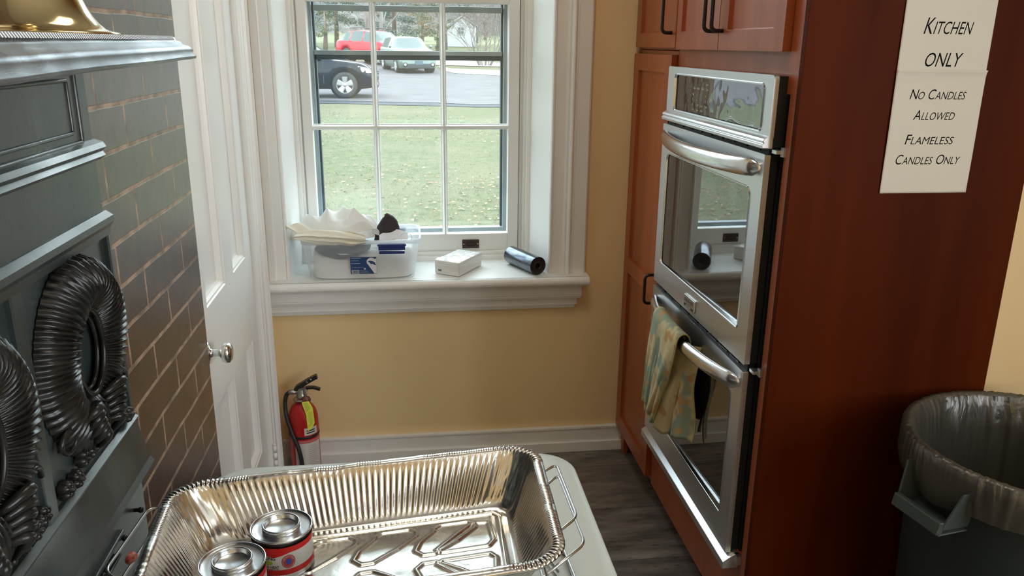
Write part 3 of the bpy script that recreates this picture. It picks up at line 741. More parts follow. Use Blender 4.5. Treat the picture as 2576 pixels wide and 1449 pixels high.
def wreath(cy, cz):
    mb = MB(); NA, NR = 420, 14
    def P(i, j):
        a = 2*pi*i/NA; t = j/(NR-1)        # a=0 at top, clockwise
        top = (1+cos(a))/2
        ro_y, ro_z = .137, .140+.0*top
        ri_y, ri_z = .045, .058
        cyo = .0; czo = .012
        ca, sa = cos(a), sin(a)
        oy, oz = ro_y*sa*(1-.22*max(0, -ca)**1.2), ro_z*ca-(0.004)
        iy, iz = ri_y*sa, ri_z*ca+.004
        lean = .07*sin(a)*(1-t)
        y = iy+(oy-iy)*t; z = iz+(oz-iz)*t
        prof = sin(pi*min(1, max(0, t*.96+.02)))**.6
        rib = .5+.5*cos(a*62/1.0 + lean*30*0+ t*2.2*(1 if a < pi else -1))
        th = (.026+.018*top)*prof*(.80+.20*rib**1.7)*(1 if t < .97 else .4)
        edge = .003*rib*(t > .85)
        return (IX-.004+th, cy+y+sa*edge, cz+z+ca*edge)
    mb.grid(NA, NR, P, cu=True)
    o = mb.build('shell_wreath', relief, mt_)
    # inner bead ring and the bow at the foot
    def ring(ry, rz, r, dx):
        pts = [(IX+dx, cy+ry*sin(2*pi*k/60), cz+.004+rz*cos(2*pi*k/60)) for k in range(60)]
        return pts
    b = MB().tube(ring(.047, .060, .004, .012), .0045, 8, closed=True).tube(ring(.040, .052, .004, .006), .003, 8, closed=True)
    b.build('inner_ring', relief, o)
    for sgn in (-1, 1):
        mb2 = MB()
        for k in range(5):
            pts = []
            for q in range(9):
                t = q/8; a = .3+k*.26
                pts.append((IX+.012+.018*sin(pi*t), cy+sgn*(.012+.055*t*cos(a)+.010*sin(pi*t)), cz-.068-.035*k*.28-.012*t*sin(a)*2+.012*sin(pi*t)))
            mb2.tube(pts, lambda t: .0065*(sin(pi*min(1, t*.9+.08)))**.6+.001, 8)
        mb2.build('ribbon_leaf', relief, o)
    random.seed(int(cy*100))
    for q in range(9):
        yy = cy+(q-4)*.029+random.uniform(-.005, .005); zz = cz-.118-.010*abs(q-4)**.5+random.uniform(-.008, .006)
        mb3 = MB()
        for p_ in range(5):
            a = 2*pi*p_/5+q
            c0 = Vector((IX+.004, yy+.0075*cos(a), zz+.0075*sin(a)))
            mb3.lathe([(0, .010), (.004, .008), (.0062, .003), (.0065, -.004)], 8, c0, (Vector((1, 0, 0)), Vector((0, 1, 0)), Vector((0, 0, 1))))
        mb3.lathe([(0, .014), (.003, .012), (.004, .004)], 8, (IX+.004, yy, zz), (Vector((1, 0, 0)), Vector((0, 1, 0)), Vector((0, 0, 1))))
        mb3.build('rosette', relief, o)
    # curled tendrils
    for sgn in (-1, 1):
        pts = []
        for k in range(22):
            a = k*.42; R = .024*(1-k/26); pts.append((IX+.008+.004*sin(k*.3), cy+sgn*(.098+R*cos(a)), cz-.085+R*sin(a)))
        MB().tube(pts, lambda t: .004*(1-.4*t), 8).build('scroll', relief, o)
wreath(1.094, 1.188); wreath(.793, 1.188); wreath(.50, 1.188)
lo = MB()
lo.extrude([(WB, 1.030), (IX+.002, 1.030), (IX+.010, 1.024), (IX+.006, 1.016), (IX+.020, .952), (IX+.026, .944), (IX+.020, .936), (WB, .936)], -.06, 1.244, 'y')
lo.build('lower_moulding', iron, mt_)
lb_ = MB().box(WB, IX+.012, -.06, 1.215, .10, .938)
for k, z in enumerate((.905, .885, .865)): lb_.box(IX+.010, IX+.020+.004*k, -.06, 1.10-.03*k, z-.004, z+.004)
lb_.box(WB, IX+.06, -.08, 1.26, 0, .10)
lb_.build('lower_plate', iron, mt_, bevel=.002)
for y in (1.165, 1.09, 1.0):
    MB().lathe([(0, .015), (.004, .014), (.005, .010), (.003, .006), (.003, 0)], 12, (IX+.012, y, .900), (Vector((1, 0, 0)), Vector((0, 1, 0)), Vector((0, 0, 1)))).build('damper_knob', relief, mt_)
# shelf with an ogee edge, straight in front and mitred round the right end
sp_ = [(-.004, 0), (.0, -.003), (.0, -.007), (-.004, -.009), (-.004, -.002), (-.007, 0.002)]
prof = [(-.006, 1.5740), (.0005, 1.5755), (.001, 1.579), (-.0035, 1.5815), (-.002, 1.587), (-.0065, 1.5925), (-.0135, 1.5955), (-.0155, 1.5985), (-.0205, 1.6005), (-.0215, 1.6045), (-.024, 1.6052), (-.027, 1.6045), (-.029, 1.6000)]
LXX, LY = -.308, 1.282
sh = MB(); NYS = 160
def SP(i, j):
    d, z = prof[j]; yy = -.1+(LY+.1)*i/(NYS-1)
    y = min(yy, LY+d) if i == NYS-1 else yy*(LY+d+.1)/(LY+.1)-.1*(1-(LY+d+.1)/(LY+.1))
    wv = .0012*fn1(y*7, 1.3)+.0007*fn1(y*22, 4.0)
    sag = -.0165*(LY-.04-y)*(1-j/12)*(1 if y < 1.24 else .3)
    return (LXX+d+wv, y, z+sag+.0012*fn1(y*5, 7.7)*(1 if j < 4 else .3))
sh.grid(NYS, len(prof), SP)
def SE(i, j):
    d, z = prof[j]; x = (LXX+d)+(WB-(LXX+d))*i/19
    return (x, LY+d, z)
sh.grid(20, len(prof), SE)
sh.add([(LXX-.006, -.1, 1.574), (LXX-.006, LY-.006, 1.574), (WB, LY-.006, 1.574), (WB, -.1, 1.574)], [(0, 1, 2, 3)])
sh.add([(LXX-.029, -.1, 1.600), (LXX-.029, LY-.029, 1.600), (WB, LY-.029, 1.600), (WB, -.1, 1.600)], [(0, 3, 2, 1)])
so = sh.build('mantel_shelf', ironshelf, mt_)
rope = MB()
for k in range(240):
    y = LY-.030-k*.0056
    if y < .05: break
    rope.hexa([(LXX-.0205, y-.0013, 1.6012), (LXX-.0195, y-.0013+.0022, 1.6008), (LXX-.0200, y+.0013+.0022, 1.6012), (LXX-.0210, y+.0013, 1.6016),
               (LXX-.0225, y-.0013-.0014, 1.6060), (LXX-.0215, y-.0013, 1.6056), (LXX-.022, y+.0013, 1.6060), (LXX-.023, y+.0013-.0014, 1.6062)])
rope.build('rope_edge', mat('rope_iron', (.42, .44, .47), .35, .8), so)

# brass flared foot of the piece standing on the shelf
br = MB().lathe([(r_*1.13, z_) for r_, z_ in [(0, 0), (.086, 0), (.0885, .002), (.088, .0045), (.082, .006), (.076, .008), (.070, .014), (.0645, .022), (.060, .032), (.0565, .042), (.052, .054), (.044, .066), (.034, .077), (.024, .088), (.018, .10), (.016, .13), (.022, .15), (.026, .17), (.020, .19), (.014, .21), (.013, .30), (.03, .34), (.034, .36), (0, .36)]], 72, (-.433, 1.030, 1.6035))
bo = br.build('brass_candlestick', brass, label='polished brass piece with a flared foot standing on the black iron mantel shelf', cat='ornament')

# ================================================================== TABLE, RACK, PAN, CANS
tb = thing('folding_table', 'pale grey plastic folding table beneath the foil pan and wire rack', 'table', (-.04, .9, 0))
def rr2(x0, x1, y0, y1, r, n=10):
    pts = []
    for cx, cy, a0 in ((x1-r, y1-r, 0), (x0+r, y1-r, pi/2), (x0+r, y0+r, pi), (x1-r, y0+r, 3*pi/2)):
        for k in range(n+1): a = a0+pi/2*k/n; pts.append((cx+r*cos(a), cy+r*sin(a)))
    return pts
def slab(layers, mb=None):
    mb = mb or MB(); n = len(layers[0][0])
    for poly, z in layers: pass
    vs = []
    for poly, z in layers: vs += [(p[0], p[1], z) for p in poly]
    fs = []
    for L_ in range(len(layers)-1):
        fs += [(L_*n+i, L_*n+(i+1) % n, (L_+1)*n+(i+1) % n, (L_+1)*n+i) for i in range(n)]
    mb.add(vs, fs, 0, True); mb.add([vs[i] for i in range(n)], [list(range(n))[::-1]]); mb.add([vs[(len(layers)-1)*n+i] for i in range(n)], [list(range(n))])
    return mb
TX0, TX1, TY0, TY1, TZ = -.428, .335, .10, 1.585, .740
def tl(ins, z): return (rr2(TX0+ins, TX1-ins, TY0+ins, TY1-ins, .085-ins*.5), z)
slab([tl(.012, TZ-.045), tl(.002, TZ-.040), tl(0, TZ-.012), tl(.003, TZ-.005), tl(.012, TZ-.0015), tl(.024, TZ)]).build('tabletop', tablem, tb)
legm = mat('grey_leg_steel', (.18, .19, .20), .4, .8)
for y in (.32, 1.36):
    fr = []
    for sx in (-1, 1): MB().tube([(-.046+sx*.27, y, .70), (-.046+sx*.30, y, .02)], .0125, 12).build('leg', legm, tb); MB().lathe([(0, 0), (.016, 0), (.016, .03), (0, .03)], 12, (-.046+sx*.30, y, 0)).build('leg_cap', rubber, tb)
    MB().tube([(-.33, y, .69), (.24, y, .69)], .011, 10).build('crossbar', legm, tb)

# chafing rack
wk = thing('chafing_rack', 'chrome wire chafing rack holding the foil pan on the grey table', 'rack', (-.09, 1.0, .74))
def bil(c, u, v): # BL,BR,FR,FL ; v=0 back
    return (1-u)*(1-v)*c[0]+u*(1-v)*c[1]+u*v*c[2]+(1-u)*v*c[3]
def rpath(pts, r, n=5, closed=False):
    """polyline with rounded corners"""
    pts = [Vector(p) for p in pts]; out = []
    N = len(pts)
    for i, p in enumerate(pts):
        if not closed and i in (0, N-1): out.append(p); continue
        a, b_ = pts[i-1], pts[(i+1) % N]
        da, db = (a-p), (b_-p); ra = min(r, da.length*.45); rb = min(r, db.length*.45)
        p0, p1 = p+da.normalized()*ra, p+db.normalized()*rb
        for k in range(n+1):
            t = k/n; out.append(p0*(1-t)**2+p*2*t*(1-t)+p1*t*t)
    return out
R_ = .0024
# end loops, right side (two) and left side (two), projecting below the pan rim
def loop(pts, r=.016): return MB().tube(rpath(pts, r), R_, 8).build('handle_loop', wirem, wk)
loop([(.165, 1.165, .905), (.240, 1.236, .900), (.243, 1.072, .900), (.165, .985, .905)])
loop([(.165, 1.135, .882), (.243, 1.235, .880), (.247, 1.030, .880), (.165, .950, .882)])
loop([(-.34, 1.168, .905), (-.418, 1.170, .900), (-.431, 1.010, .900), (-.34, .93, .905)])
loop([(-.34, 1.145, .882), (-.404, 1.150, .880), (-.419, .95, .880), (-.34, .90, .882)])
def frame(z, x0, x1, y0, y1, name='rim_wire'):
    return MB().tube(rpath([(x0, y1, z), (x1, y1+.05, z), (x1, y0+.03, z), (x0, y0, z)], .02, closed=True), R_, 8, closed=True).build(name, wirem, wk)
frame(.902, -.345, .172, .84, 1.128); frame(.80, -.35, .19, .83, 1.13, 'middle_wire'); frame(.7425, -.40, .255, .80, 1.16, 'base_wire')
for x, y in ((-.345, 1.10), (.172, 1.15), (.172, .90), (-.345, .87)):
    sx = -1 if x < 0 else 1; sy = 1 if y > 1 else -1
    for d in (0, .03):
        MB().tube(rpath([(x, y-d*sy, .902), (x+sx*.02, y-d*sy, .80), (x+sx*.06, y-d*sy, .744)], .01), R_, 8).build('upright', wirem, wk)
for k in range(5): MB().tube([(-.345, .92+.045*k, .8835-.004), (.172, .95+.045*k, .8835-.004)], R_*.9, 6).build('cross_wire', wirem, wk)
loop([(.20, 1.30-.06, .76), (.245, 1.245, .76), (.258, 1.02, .76), (.258, .85, .76)], .02)
# small red and beige scrap caught on the left end
MB().lathe([(0, -.010), (.006, -.007), (.008, 0), (.007, .006), (0, .009)], 14, (-.414, 1.062, .884), (Vector((.1, .97, .2)).normalized(), Vector((0, -.2, 1)).normalized(), Vector((1, 0, 0)))).build('tag_scrap', stickr, label='small red and beige tag stuck on the left wire of the chafing rack', cat='tag')

# foil pan
PZ = .966; PF = .887
rimC = [Vector((-.352, 1.108, PZ)), Vector((.182, 1.176, PZ)), Vector((.176, .882, PZ)), Vector((-.333, .815, PZ))]
flC = [Vector((-.308, 1.078, PF)), Vector((.146, 1.138, PF)), Vector((.142, .915, PF)), Vector((-.298, .850, PF))]
def rrpath(n_side, n_corner, ru, rv):
    """unit rounded rectangle (u to the right, v towards the viewer) -> (u, v, nu, nv, kind, s)"""
    out = []
    def cor(cu, cv, a0):
        for k in range(n_corner):
            a = a0+pi/2*k/n_corner; out.append((cu+ru*cos(a), cv+rv*sin(a), cos(a), sin(a), 1, k/n_corner))
    def side(u0, v0, u1, v1, nu, nv, n):
        for k in range(n): t = k/n; out.append((u0+(u1-u0)*t, v0+(v1-v0)*t, nu, nv, 0, t))
    side(ru, 0, 1-ru, 0, 0, -1, n_side); cor(1-ru, rv, -pi/2)
    side(1, rv, 1, 1-rv, 1, 0, int(n_side*.55)); cor(1-ru, 1-rv, 0)
    side(1-ru, 1, ru, 1, 0, 1, n_side); cor(ru, 1-rv, pi/2)
    side(0, 1-rv, 0, rv, -1, 0, int(n_side*.55)); cor(ru, rv, pi)
    return out
path = rrpath(430, 110, .085, .14)
arc = [0.0]
for i in range(1, len(path)):
    a, b_ = bil(rimC, path[i-1][0], path[i-1][1]), bil(rimC, path[i][0], path[i][1]); arc.append(arc[-1]+(b_-a).length)
prof_ = [('f', -.010, 0), ('f', -.004, .0006), ('f', -.0005, .0035)]
NW = 10
def pan_pt(i, j):
    u, v, nu, nv, kd, t = path[i]; s_ = arc[i]
    top = bil(rimC, u, v); bot = bil(flC, u, v); n3 = Vector((nu, -nv, 0)).normalized()
    # how far from a corner: ribs only on the straight runs
    q = 0 if kd else min(1, min(t, 1-t)/.05)
    c = 1-q
    if j < 3:
        _, off, dz = prof_[j]; return bot+n3*off+Vector((0, 0, dz))
    k = j-3
    if k <= NW:
        h = k/NW; p = bot.lerp(top, h)+n3*(.004*sin(pi*h)*0)
        env = sin(pi*min(1, max(0, h)))**.35
        rib = .0008*cos(2*pi*s_/.0098)*q*env
        ph = 3.0*fn1(s_*40, 1.7); wr = (.0026*fn1(s_*85+1.5*h, h*1.6, 3.1)+.0010*fn1(s_*190, h*3, 8.8))*c*env
        dent = .0022*fn1(s_*9, h*2.5, 5.5)*env
        return p+n3*(rib+wr+dent)+Vector((0, 0, .004 if k == 0 else 0))*(1 if k == 0 else 0)
    k -= NW+1
    out = [(.0015, .0022), (.006, .0036), (.0115, .0030), (.0150, .0018), (.0165, -.0010), (.0150, -.0040), (.0118, -.0042), (.0105, -.0022)][k]
    cr_ = (.0011*cos(2*pi*s_/.0060+2*fn1(s_*30, 2.2))*c+.0006*fn1(s_*160, 9.1)*(.4+c)+.0004*cos(2*pi*s_/.004)*q*(fn1(s_*20, 3.3) > .1))*(1 if k < 4 else .4)
    lift = .0035*fn1(s_*4.5, 7.0)+.0012*fn1(s_*25, 6.1)
    return top+n3*(out[0]+.0006*fn1(s_*40, .5))+Vector((0, 0, out[1]+cr_+lift))
pm = MB(); pm.grid(len(path), 3+NW+1+8, pan_pt, cu=True)
# embossed floor
ribs = []
def addp(*pts): ribs.append([Vector((a, b_)) for a, b_ in pts])
def addarc(cu, cv, ru, rv, a0, a1): ribs.append([Vector((cu+ru*cos(a0+(a1-a0)*k/10), cv+rv*sin(a0+(a1-a0)*k/10))) for k in range(11)])
for m_ in (0, 1):        # mirrored halves: long rounded cells either side of a centre channel
    f = (lambda v: v) if m_ == 0 else (lambda v: 1-v)
    for k in range(4):
        u0 = .10+.205*k
        ribs.append([Vector((a, f(b_))) for a, b_ in ((u0+.02, .17), (u0+.045, .13), (u0+.14, .13), (u0+.165, .17), (u0+.165, .22), (u0+.10, .34), (u0+.02, .455), (u0-.02, .455), (u0-.045, .40), (u0-.03, .31), (u0+.02, .20), (u0+.02, .17))])
    ribs.append([Vector((a, f(b_))) for a, b_ in ((.88, .16), (.93, .18), (.94, .40), (.92, .455), (.76, .455), (.74, .42), (.80, .30), (.86, .18), (.88, .16))])
addp((.05, .07), (.95, .07), (.97, .12), (.97, .88), (.95, .93), (.05, .93), (.03, .88), (.03, .12), (.05, .07))
segs = []
for rb in ribs:
    for a, b_ in zip(rb[:-1], rb[1:]): segs.append((a, b_-a, (b_-a).length_squared, min(a.x, b_.x)-.03, max(a.x, b_.x)+.03))
def emb(u, v):
    best = 9
    for a, d, l2, lo_u, hi_u in segs:
        if u < lo_u or u > hi_u: continue
        px, py = (u-a.x), (v-a.y); t = max(0, min(1, (px*d.x+py*d.y)/l2)) if l2 > 0 else 0
        dx, dy = (px-d.x*t)*.50, (py-d.y*t)*.27
        q = dx*dx+dy*dy
        if q < best: best = q
    return .0024*math.exp(-best/(2*.0024**2))
# floor is a stack of shrinking copies of the inner loop, meeting on a centre line, resampled as a grid
NFU, NFV = 220, 120
def fl(i, j):
    u, v = i/(NFU-1), j/(NFV-1)
    # squeeze the grid into the rounded rectangle
    ru, rv = .085, .14
    du = 0
    if v < rv: du = ru*(1-sqrt(max(0, 1-((rv-v)/rv)**2)))
    elif v > 1-rv: du = ru*(1-sqrt(max(0, 1-((v-1+rv)/rv)**2)))
    uu = du+u*(1-2*du)
    p = bil(flC, uu, v); c0 = bil(flC, .5, .5)
    p = c0+(p-c0)*.962
    return p+Vector((0, 0, emb(uu, v)+.0007*fn1(uu*9, v*6, 1.1)+.0006))
pm.grid(NFU, NFV, fl)
pano = pm.build('foil_pan', alum, label='large ribbed aluminium foil roasting pan on the wire chafing rack', cat='pan', fix=False)

# fuel cans
redlab = mat('can_label_red', (.55, .012, .012), .35); whlab = mat('can_label_white', (.62, .60, .55), .35); bluelab = mat('can_label_blue', (.03, .07, .30), .4)
grnlab = mat('can_label_green', (.28, .42, .03), .4); pinklab = mat('can_label_ring', (.42, .05, .06), .4)
def fuel_can(x, y, rot, label):
    t = thing('fuel_can', label, 'can', (x, y, PF+.0025), 'fuel cans in the foil pan'); o0 = Vector((x, y, PF+.0025))
    R = .0415; H = .0605
    MB().lathe([(0, 0), (R-.002, 0), (R+.0008, .0015), (R+.0008, .003), (R-.0005, .0045), (R-.0008, H-.0045), (R+.0012, H-.003), (R+.0016, H-.0012), (R+.0008, H), (R-.0008, H-.0002), (R-.0016, H-.0022), (R-.003, H-.0030), (.0262, H-.0026)], 72, o0).build('can_body', tin, t)
    MB().lathe([(.0262, H-.0026), (.0258, H-.0008), (.0262, H+.0032), (.0250, H+.0046), (.0238, H+.0042), (.0232, H+.0030), (.0228, H-.0030), (.0215, H-.0042), (0, H-.0040)], 72, o0).build('press_lid', tin, t)
    def cyl(a, z, r=R+.0002): return o0+Vector((r*cos(a), r*sin(a), z))
    NL = 120; lab = MB()
    zb = [(.008, .0165, 0), (.0165, .042, 1), (.042, .0505, 0)]
    def dip(a):
        d = (a-rot+pi) % (2*pi)-pi
        return -.006*max(0, 1-abs(d+.35)/.55)
    for k, (z0, z1, m_) in enumerate(zb):
        def P(i, j, z0=z0, z1=z1, k=k):
            a = 2*pi*i/NL; z = z0 if j == 0 else z1
            if abs(z-.042) < 1e-6: z += dip(a)
            return cyl(a, z)
        lab.grid(NL, 2, P, m_, True, cu=True)
    lo_ = lab.build('label', [redlab, whlab], t)
    def wrap(ac, zc, r=R+.0005): return lambda a, b_, c: cyl(ac+a/R, zc+b_, r+c*.5)
    ar = rot
    n1 = MB(); add_text(n1, 'COOKING', .008, wrap(ar-1.02, .0325), width=.030, height=.0052); n1.build('label_print', inkm, lo_)
    n1 = MB(); add_text(n1, 'COOKING HEAT', .008, wrap(ar-1.08, .0195), width=.037, height=.0040)
    add_text(n1, 'SAFE STORAGE FUEL', .004, wrap(ar-1.0, .0172, R+.0006), width=.034, height=.0014); n1.build('label_print', inkm, lo_)
    def disc(ac, zc, ra, rz, m_, dr, n=28, inner=0):
        mb = MB(); mb.add([cyl(ac, zc, R+dr)]+[cyl(ac+ra*cos(2*pi*k/n)/R, zc+rz*sin(2*pi*k/n), R+dr) for k in range(n)], [(0, k+1, (k+1) % n+1) for k in range(n)])
        return mb.build('emblem', m_, lo_)
    disc(ar-.58, .028, .008, .0035, grnlab, .0005)
    disc(ar+.12, .0285, .0092, .0105, pinklab, .0006); disc(ar+.12, .0285, .0078, .0090, whlab, .0007); disc(ar+.12, .0285, .0074, .0086, pinklab, .0008); disc(ar+.12, .0285, .0040, .0046, bluelab, .0009)
    n1 = MB()
    for k, ch in enumerate('SMART CAN'):
        if ch == ' ': continue
        an = radians(160-k*17)
        def F(a, b_, c, an=an):
            rr_ = .0052+b_; aa = an-(a-.0006)/.006
            return cyl(ar+.12+rr_*cos(aa)/R, .0285+rr_*1.15*sin(aa), R+.0011)
        add_text(n1, ch, .002, F, width=.0012, height=.0020)
    n1.build('label_print', whlab, lo_)
    return t
fuel_can(-.1925, 1.020, radians(-78), 'silver fuel can with red band label further back in the foil pan')
fuel_can(-.2440, .944, radians(-60), 'silver fuel can at front, cut by bottom picture edge, in the foil pan')

# ================================================================== ON THE SILL
SZ = .763
tubo = thing('storage_tub', 'open milky plastic storage tub with dark blue latches on the window sill', 'box', (-.185, 3.02, SZ))
tx0, tx1, ty0, ty1 = -.372, .008, 2.898, 3.128; TH = .153
def tubpoly(ins, extra=0): return rr2(tx0-ins, tx1+ins, ty0-ins*.7, ty1+ins*.7, .03+ins*.4, 8)
def loft(polys, mb=None, cap0=False):
    mb = mb or MB(); n = len(polys[0][0]); vs = []
    for poly, z in polys: vs += [(p[0], p[1], z) for p in poly]
    mb.add(vs, [(L_*n+i, L_*n+(i+1) % n, (L_+1)*n+(i+1) % n, (L_+1)*n+i) for L_ in range(len(polys)-1) for i in range(n)], 0, True)
    if cap0: mb.add([vs[i] for i in range(n)], [list(range(n))[::-1]])
    return mb
loft([(tubpoly(-.006), SZ+.0005), (tubpoly(0), SZ+.006), (tubpoly(.010), SZ+.07), (tubpoly(.0195), SZ+TH-.016)], cap0=True).build('tub_shell', tubm, tubo)
rimm = mixmat('tub_rim_plastic', (.88, .92, .96), .62, .2, .08, .4)
loft([(tubpoly(.0195), SZ+TH-.016), (tubpoly(.0265), SZ+TH-.015), (tubpoly(.0275), SZ+TH-.003), (tubpoly(.025), SZ+TH), (tubpoly(.019), SZ+TH-.001), (tubpoly(.018), SZ+TH-.016)]).build('tub_rim', rimm, tubo)
navy = mat('navy_plastic', (.012, .03, .16), .3)
def latch(x0, x1, y, s):
    e = empty('latch', ((x0+x1)/2, y, SZ+.12), tubo)
    MB().box(x0, x1, y, y-s*.014, SZ+.118, SZ+.140).box(x0-.004, x0+.002, y, y-s*.010, SZ+.132, SZ+.138).box(x1-.002, x1+.004, y, y-s*.010, SZ+.132, SZ+.138).build('latch_plate', navy, e, bevel=.002)
    MB().box(x0+.002, x1-.002, y+s*.001, y-s*.012, SZ+.104, SZ+.114).build('latch_lip', navy, e, bevel=.0015)
latch(-.120, -.024, 2.879, 1); latch(-.120, -.024, 3.152, -1)
lblue = mat('label_blue', (.02, .055, .17), .5); lw_ = mat('label_pale', (.72, .73, .75), .5)
lx0, lx1, lz0, lz1 = -.224, -.129, .787, .852
def yw(z): return 2.898-.7*(.010*min(1, (z-SZ)/.07)+.0095*max(0, (z-SZ-.07)/.067))-.0012
la = MB().add([(lx0, yw(lz0), lz0), (lx1, yw(lz0), lz0), (lx1, yw(lz1), lz1), (lx0, yw(lz1), lz1)], [(0, 1, 2, 3)])
lab = la.build('tub_label', lblue, tubo)
q = MB()
def onl(u, v, d=.0006): x = lx0+(lx1-lx0)*u; z = lz0+(lz1-lz0)*v; return (x, yw(z)-d, z)
pts = [onl(.995, .02), onl(.90, .02)]+[onl(.80+.18*cos(a), .72+.24*sin(a)) for a in [pi*1.12-pi*k/14*.9 for k in range(15)]]+[onl(.995, .93)]
q.add(pts, [list(range(len(pts)))]); q.build('label_field', lw_, lab)
q = MB(); q.add([onl(.66, .76, .0009), onl(.78, .79, .0009), onl(.92, .70, .0009), onl(.985, .50, .0009), onl(.90, .54, .0009), onl(.84, .60, .0009), onl(.78, .58, .0009), onl(.74, .66, .0009)], [list(range(8))]); q.build('label_mark', lblue, lab)
q = MB()
for (a, b_, w_, h_) in ((.03, .93, .38, .022), (.03, .78, .30, .022), (.03, .62, .34, .022), (.04, .40, .46, .010), (.36, .20, .28, .010), (.36, .13, .34, .010), (.36, .06, .36, .010)):
    q.add([onl(a, b_, .0009), onl(a+w_, b_, .0009), onl(a+w_, b_+h_, .0009), onl(a, b_+h_, .0009)], [(0, 1, 2, 3)])
q.add([onl(.04, .03, .0009), onl(.33, .03, .0009), onl(.33, .24, .0009), onl(.04, .24, .0009)], [(0, 1, 2, 3)])
for cx, m_ in ((.54, lw_),): q.add([onl(cx+.04*cos(2*pi*k/14), .31+.055*sin(2*pi*k/14), .0009) for k in range(14)], [list(range(14))])
q.build('label_print', mat('label_print_grey', (.50, .55, .60), .5), lab)
q = MB(); random.seed(2); u = .06
while u < .31:
    w_ = random.choice((.006, .010, .014)); q.add([onl(u, .06, .0012), onl(u+w_, .06, .0012), onl(u+w_, .21, .0012), onl(u, .21, .0012)], [(0, 1, 2, 3)]); u += w_+random.choice((.007, .010))
q.build('label_barcode', inkm, lab)

cloth = mat('white_cloth', (.82, .82, .80), .85, bump=.2, bscale=(400, 400, 400), bdist=.0004)
cream = mat('cream_cloth', (.80, .77, .66), .85, bump=.2, bscale=(400, 400, 400), bdist=.0004)
darkc = mat('dark_cloth', (.035, .03, .04), .8)
def sheet_cloth(name, fn, nu, nv, m_, th=.002, **kw):
    mb = MB().grid(nu, nv, fn); mb_o = mb.build(name, m_, **kw); s_ = mb_o.modifiers.new('s', 'SOLIDIFY'); s_.thickness = th; s_.offset = 0
    su = mb_o.modifiers.new('u', 'SUBSURF'); su.levels = 1; su.render_levels = 1
    return mb_o
# linens packed in the tub
def pack(i, j):
    a = 2*pi*i/64; t = j/15; ex = .9
    ca, sa = cos(a), sin(a); sx = abs(ca)**.4*(1 if ca > 0 else -1); sy = abs(sa)**.4*(1 if sa > 0 else -1)
    z0 = SZ+.004; cx, cy = -.182, 3.012
    if t < .6: r = .985-.012*abs(fn1(a*1.5, t*6)); z = z0+t/.6*(.085+.030*fn1(a*1.1, 3.0)+.012*cos(a)); 
    else: q_ = (t-.6)/.4; r = (1-q_)*.97; z = z0+.092+.016*fn1(ca*r*3, sa*r*3, 2)+.012*ca*(1-q_)
    k = 1+.045*min(1, (z-SZ)/.14)
    return (cx+.183*sx*r*k, cy+.105*sy*r*k, z)
MB().grid(64, 16, pack, cu=True).build('packed_linen', cloth, label='white linens packed inside the milky plastic tub', cat='cloth')
# dark garment folded beneath the heap, seen through the tub wall
def dg_(i, j):
    u, v = i/23, j/11; x = -.350+.20*u; y = 2.8935+.11*v
    return (x, y, SZ+.120-.040*sin(pi*u)*(1-v)**2+.010*fn1(u*4, v*4, 7))
sheet_cloth('dark_cloth', dg_, 24, 12, darkc, .008, label='dark grey cloth seen through the tub wall below white linens', cat='cloth')
# heap of white tablecloth
def heap(i, j):
    a = 2*pi*i/120; t = j/29
    ca, sa = cos(a), sin(a)
    rx = .158+.02*fn1(a*1.3, 8.0); ry = .098
    if ca < 0: rx += .045*max(0, -ca)**6
    r = t
    x = -.265+rx*ca*r; y = 3.01+ry*sa*r
    h = (1-r**3.2)
    ridge = .030*(1-2.4*abs(fn1(x*9+y*7+2, y*5-x*4, 1.0)))+.016*(1-2.4*abs(fn1(x*17-y*11, y*9+x*6, 5.0)))+.004*fn1(x*50, y*50, 2)-.014
    z = SZ+.148+h*(.072+ridge)+.008*fn1(x*8, y*8, 3)
    z += .012*max(0, (x+.36)/.2)*h-.010*max(0, -(x+.36)/.08)
    return (x, y, z)
MB().grid(120, 30, heap, cu=True).build('tablecloth', cloth, label='crumpled white tablecloth heaped on the left of the plastic tub', cat='cloth')
def flap(x0, x1, z0, z1, y, amp, ph, drop):
    def P(i, j):
        u, v = i/39, j/17; x = x0+(x1-x0)*u
        yy = y-.018*sin(pi*v)-.012*sin(pi*u)+.005*sin(v*14+ph+u*3)
        k_ = (.25+.75*min(1, u*3.2)**.7)*(.45+.55*min(1, (1-u)*6)**.6); zm = (z0+z1)/2+.006*(1-min(1, u*3))
        z = zm+(z1-z0)*(v-.5)*k_+amp*sin(u*pi*1.1+ph*.3)-drop*u*(1-v)+.0030*sin(v*19+u*6+ph)*k_+.003*fn1(u*7, v*3, 4)
        yy += .0045*sin(v*22+u*9)
        return (x, yy, z)
    return P
sheet_cloth('folded_napkin', flap(-.417, -.165, .900, .950, 2.893, .006, 0.4, .004), 40, 18, cream, .004, label='cream folded cloth with pleats draped over the front rim of tub', cat='cloth')
def corner(i, j):
    u, v = i/23, j/11
    return (-.447+.12*u, 2.915+.03*v-.010*sin(u*3), .962-.028*u+.018*v*sin(u*pi)-.014*(1-v)*sin(u*pi)+.004*sin(u*9+v*5))
sheet_cloth('folded_napkin', corner, 24, 12, cream, .006, label='pointed cream cloth corner sticking out left of the tub by window jamb', cat='cloth')
def curl(i, j):
    a = -.3+4.4*i/39; v = j/13; R = .040*(1-.10*v)
    return (-.195+.070*cos(a)*(.75+.1*v)+.05*v*.4, 2.912-.022*sin(a*.6)-.006*v, .950+R*sin(a)*.72-.020*v+.010*sin(a*2+v))
sheet_cloth('curled_napkin', curl, 40, 14, cloth, .002, label='thin white cloth with a curled edge lying over the tub linens', cat='cloth')
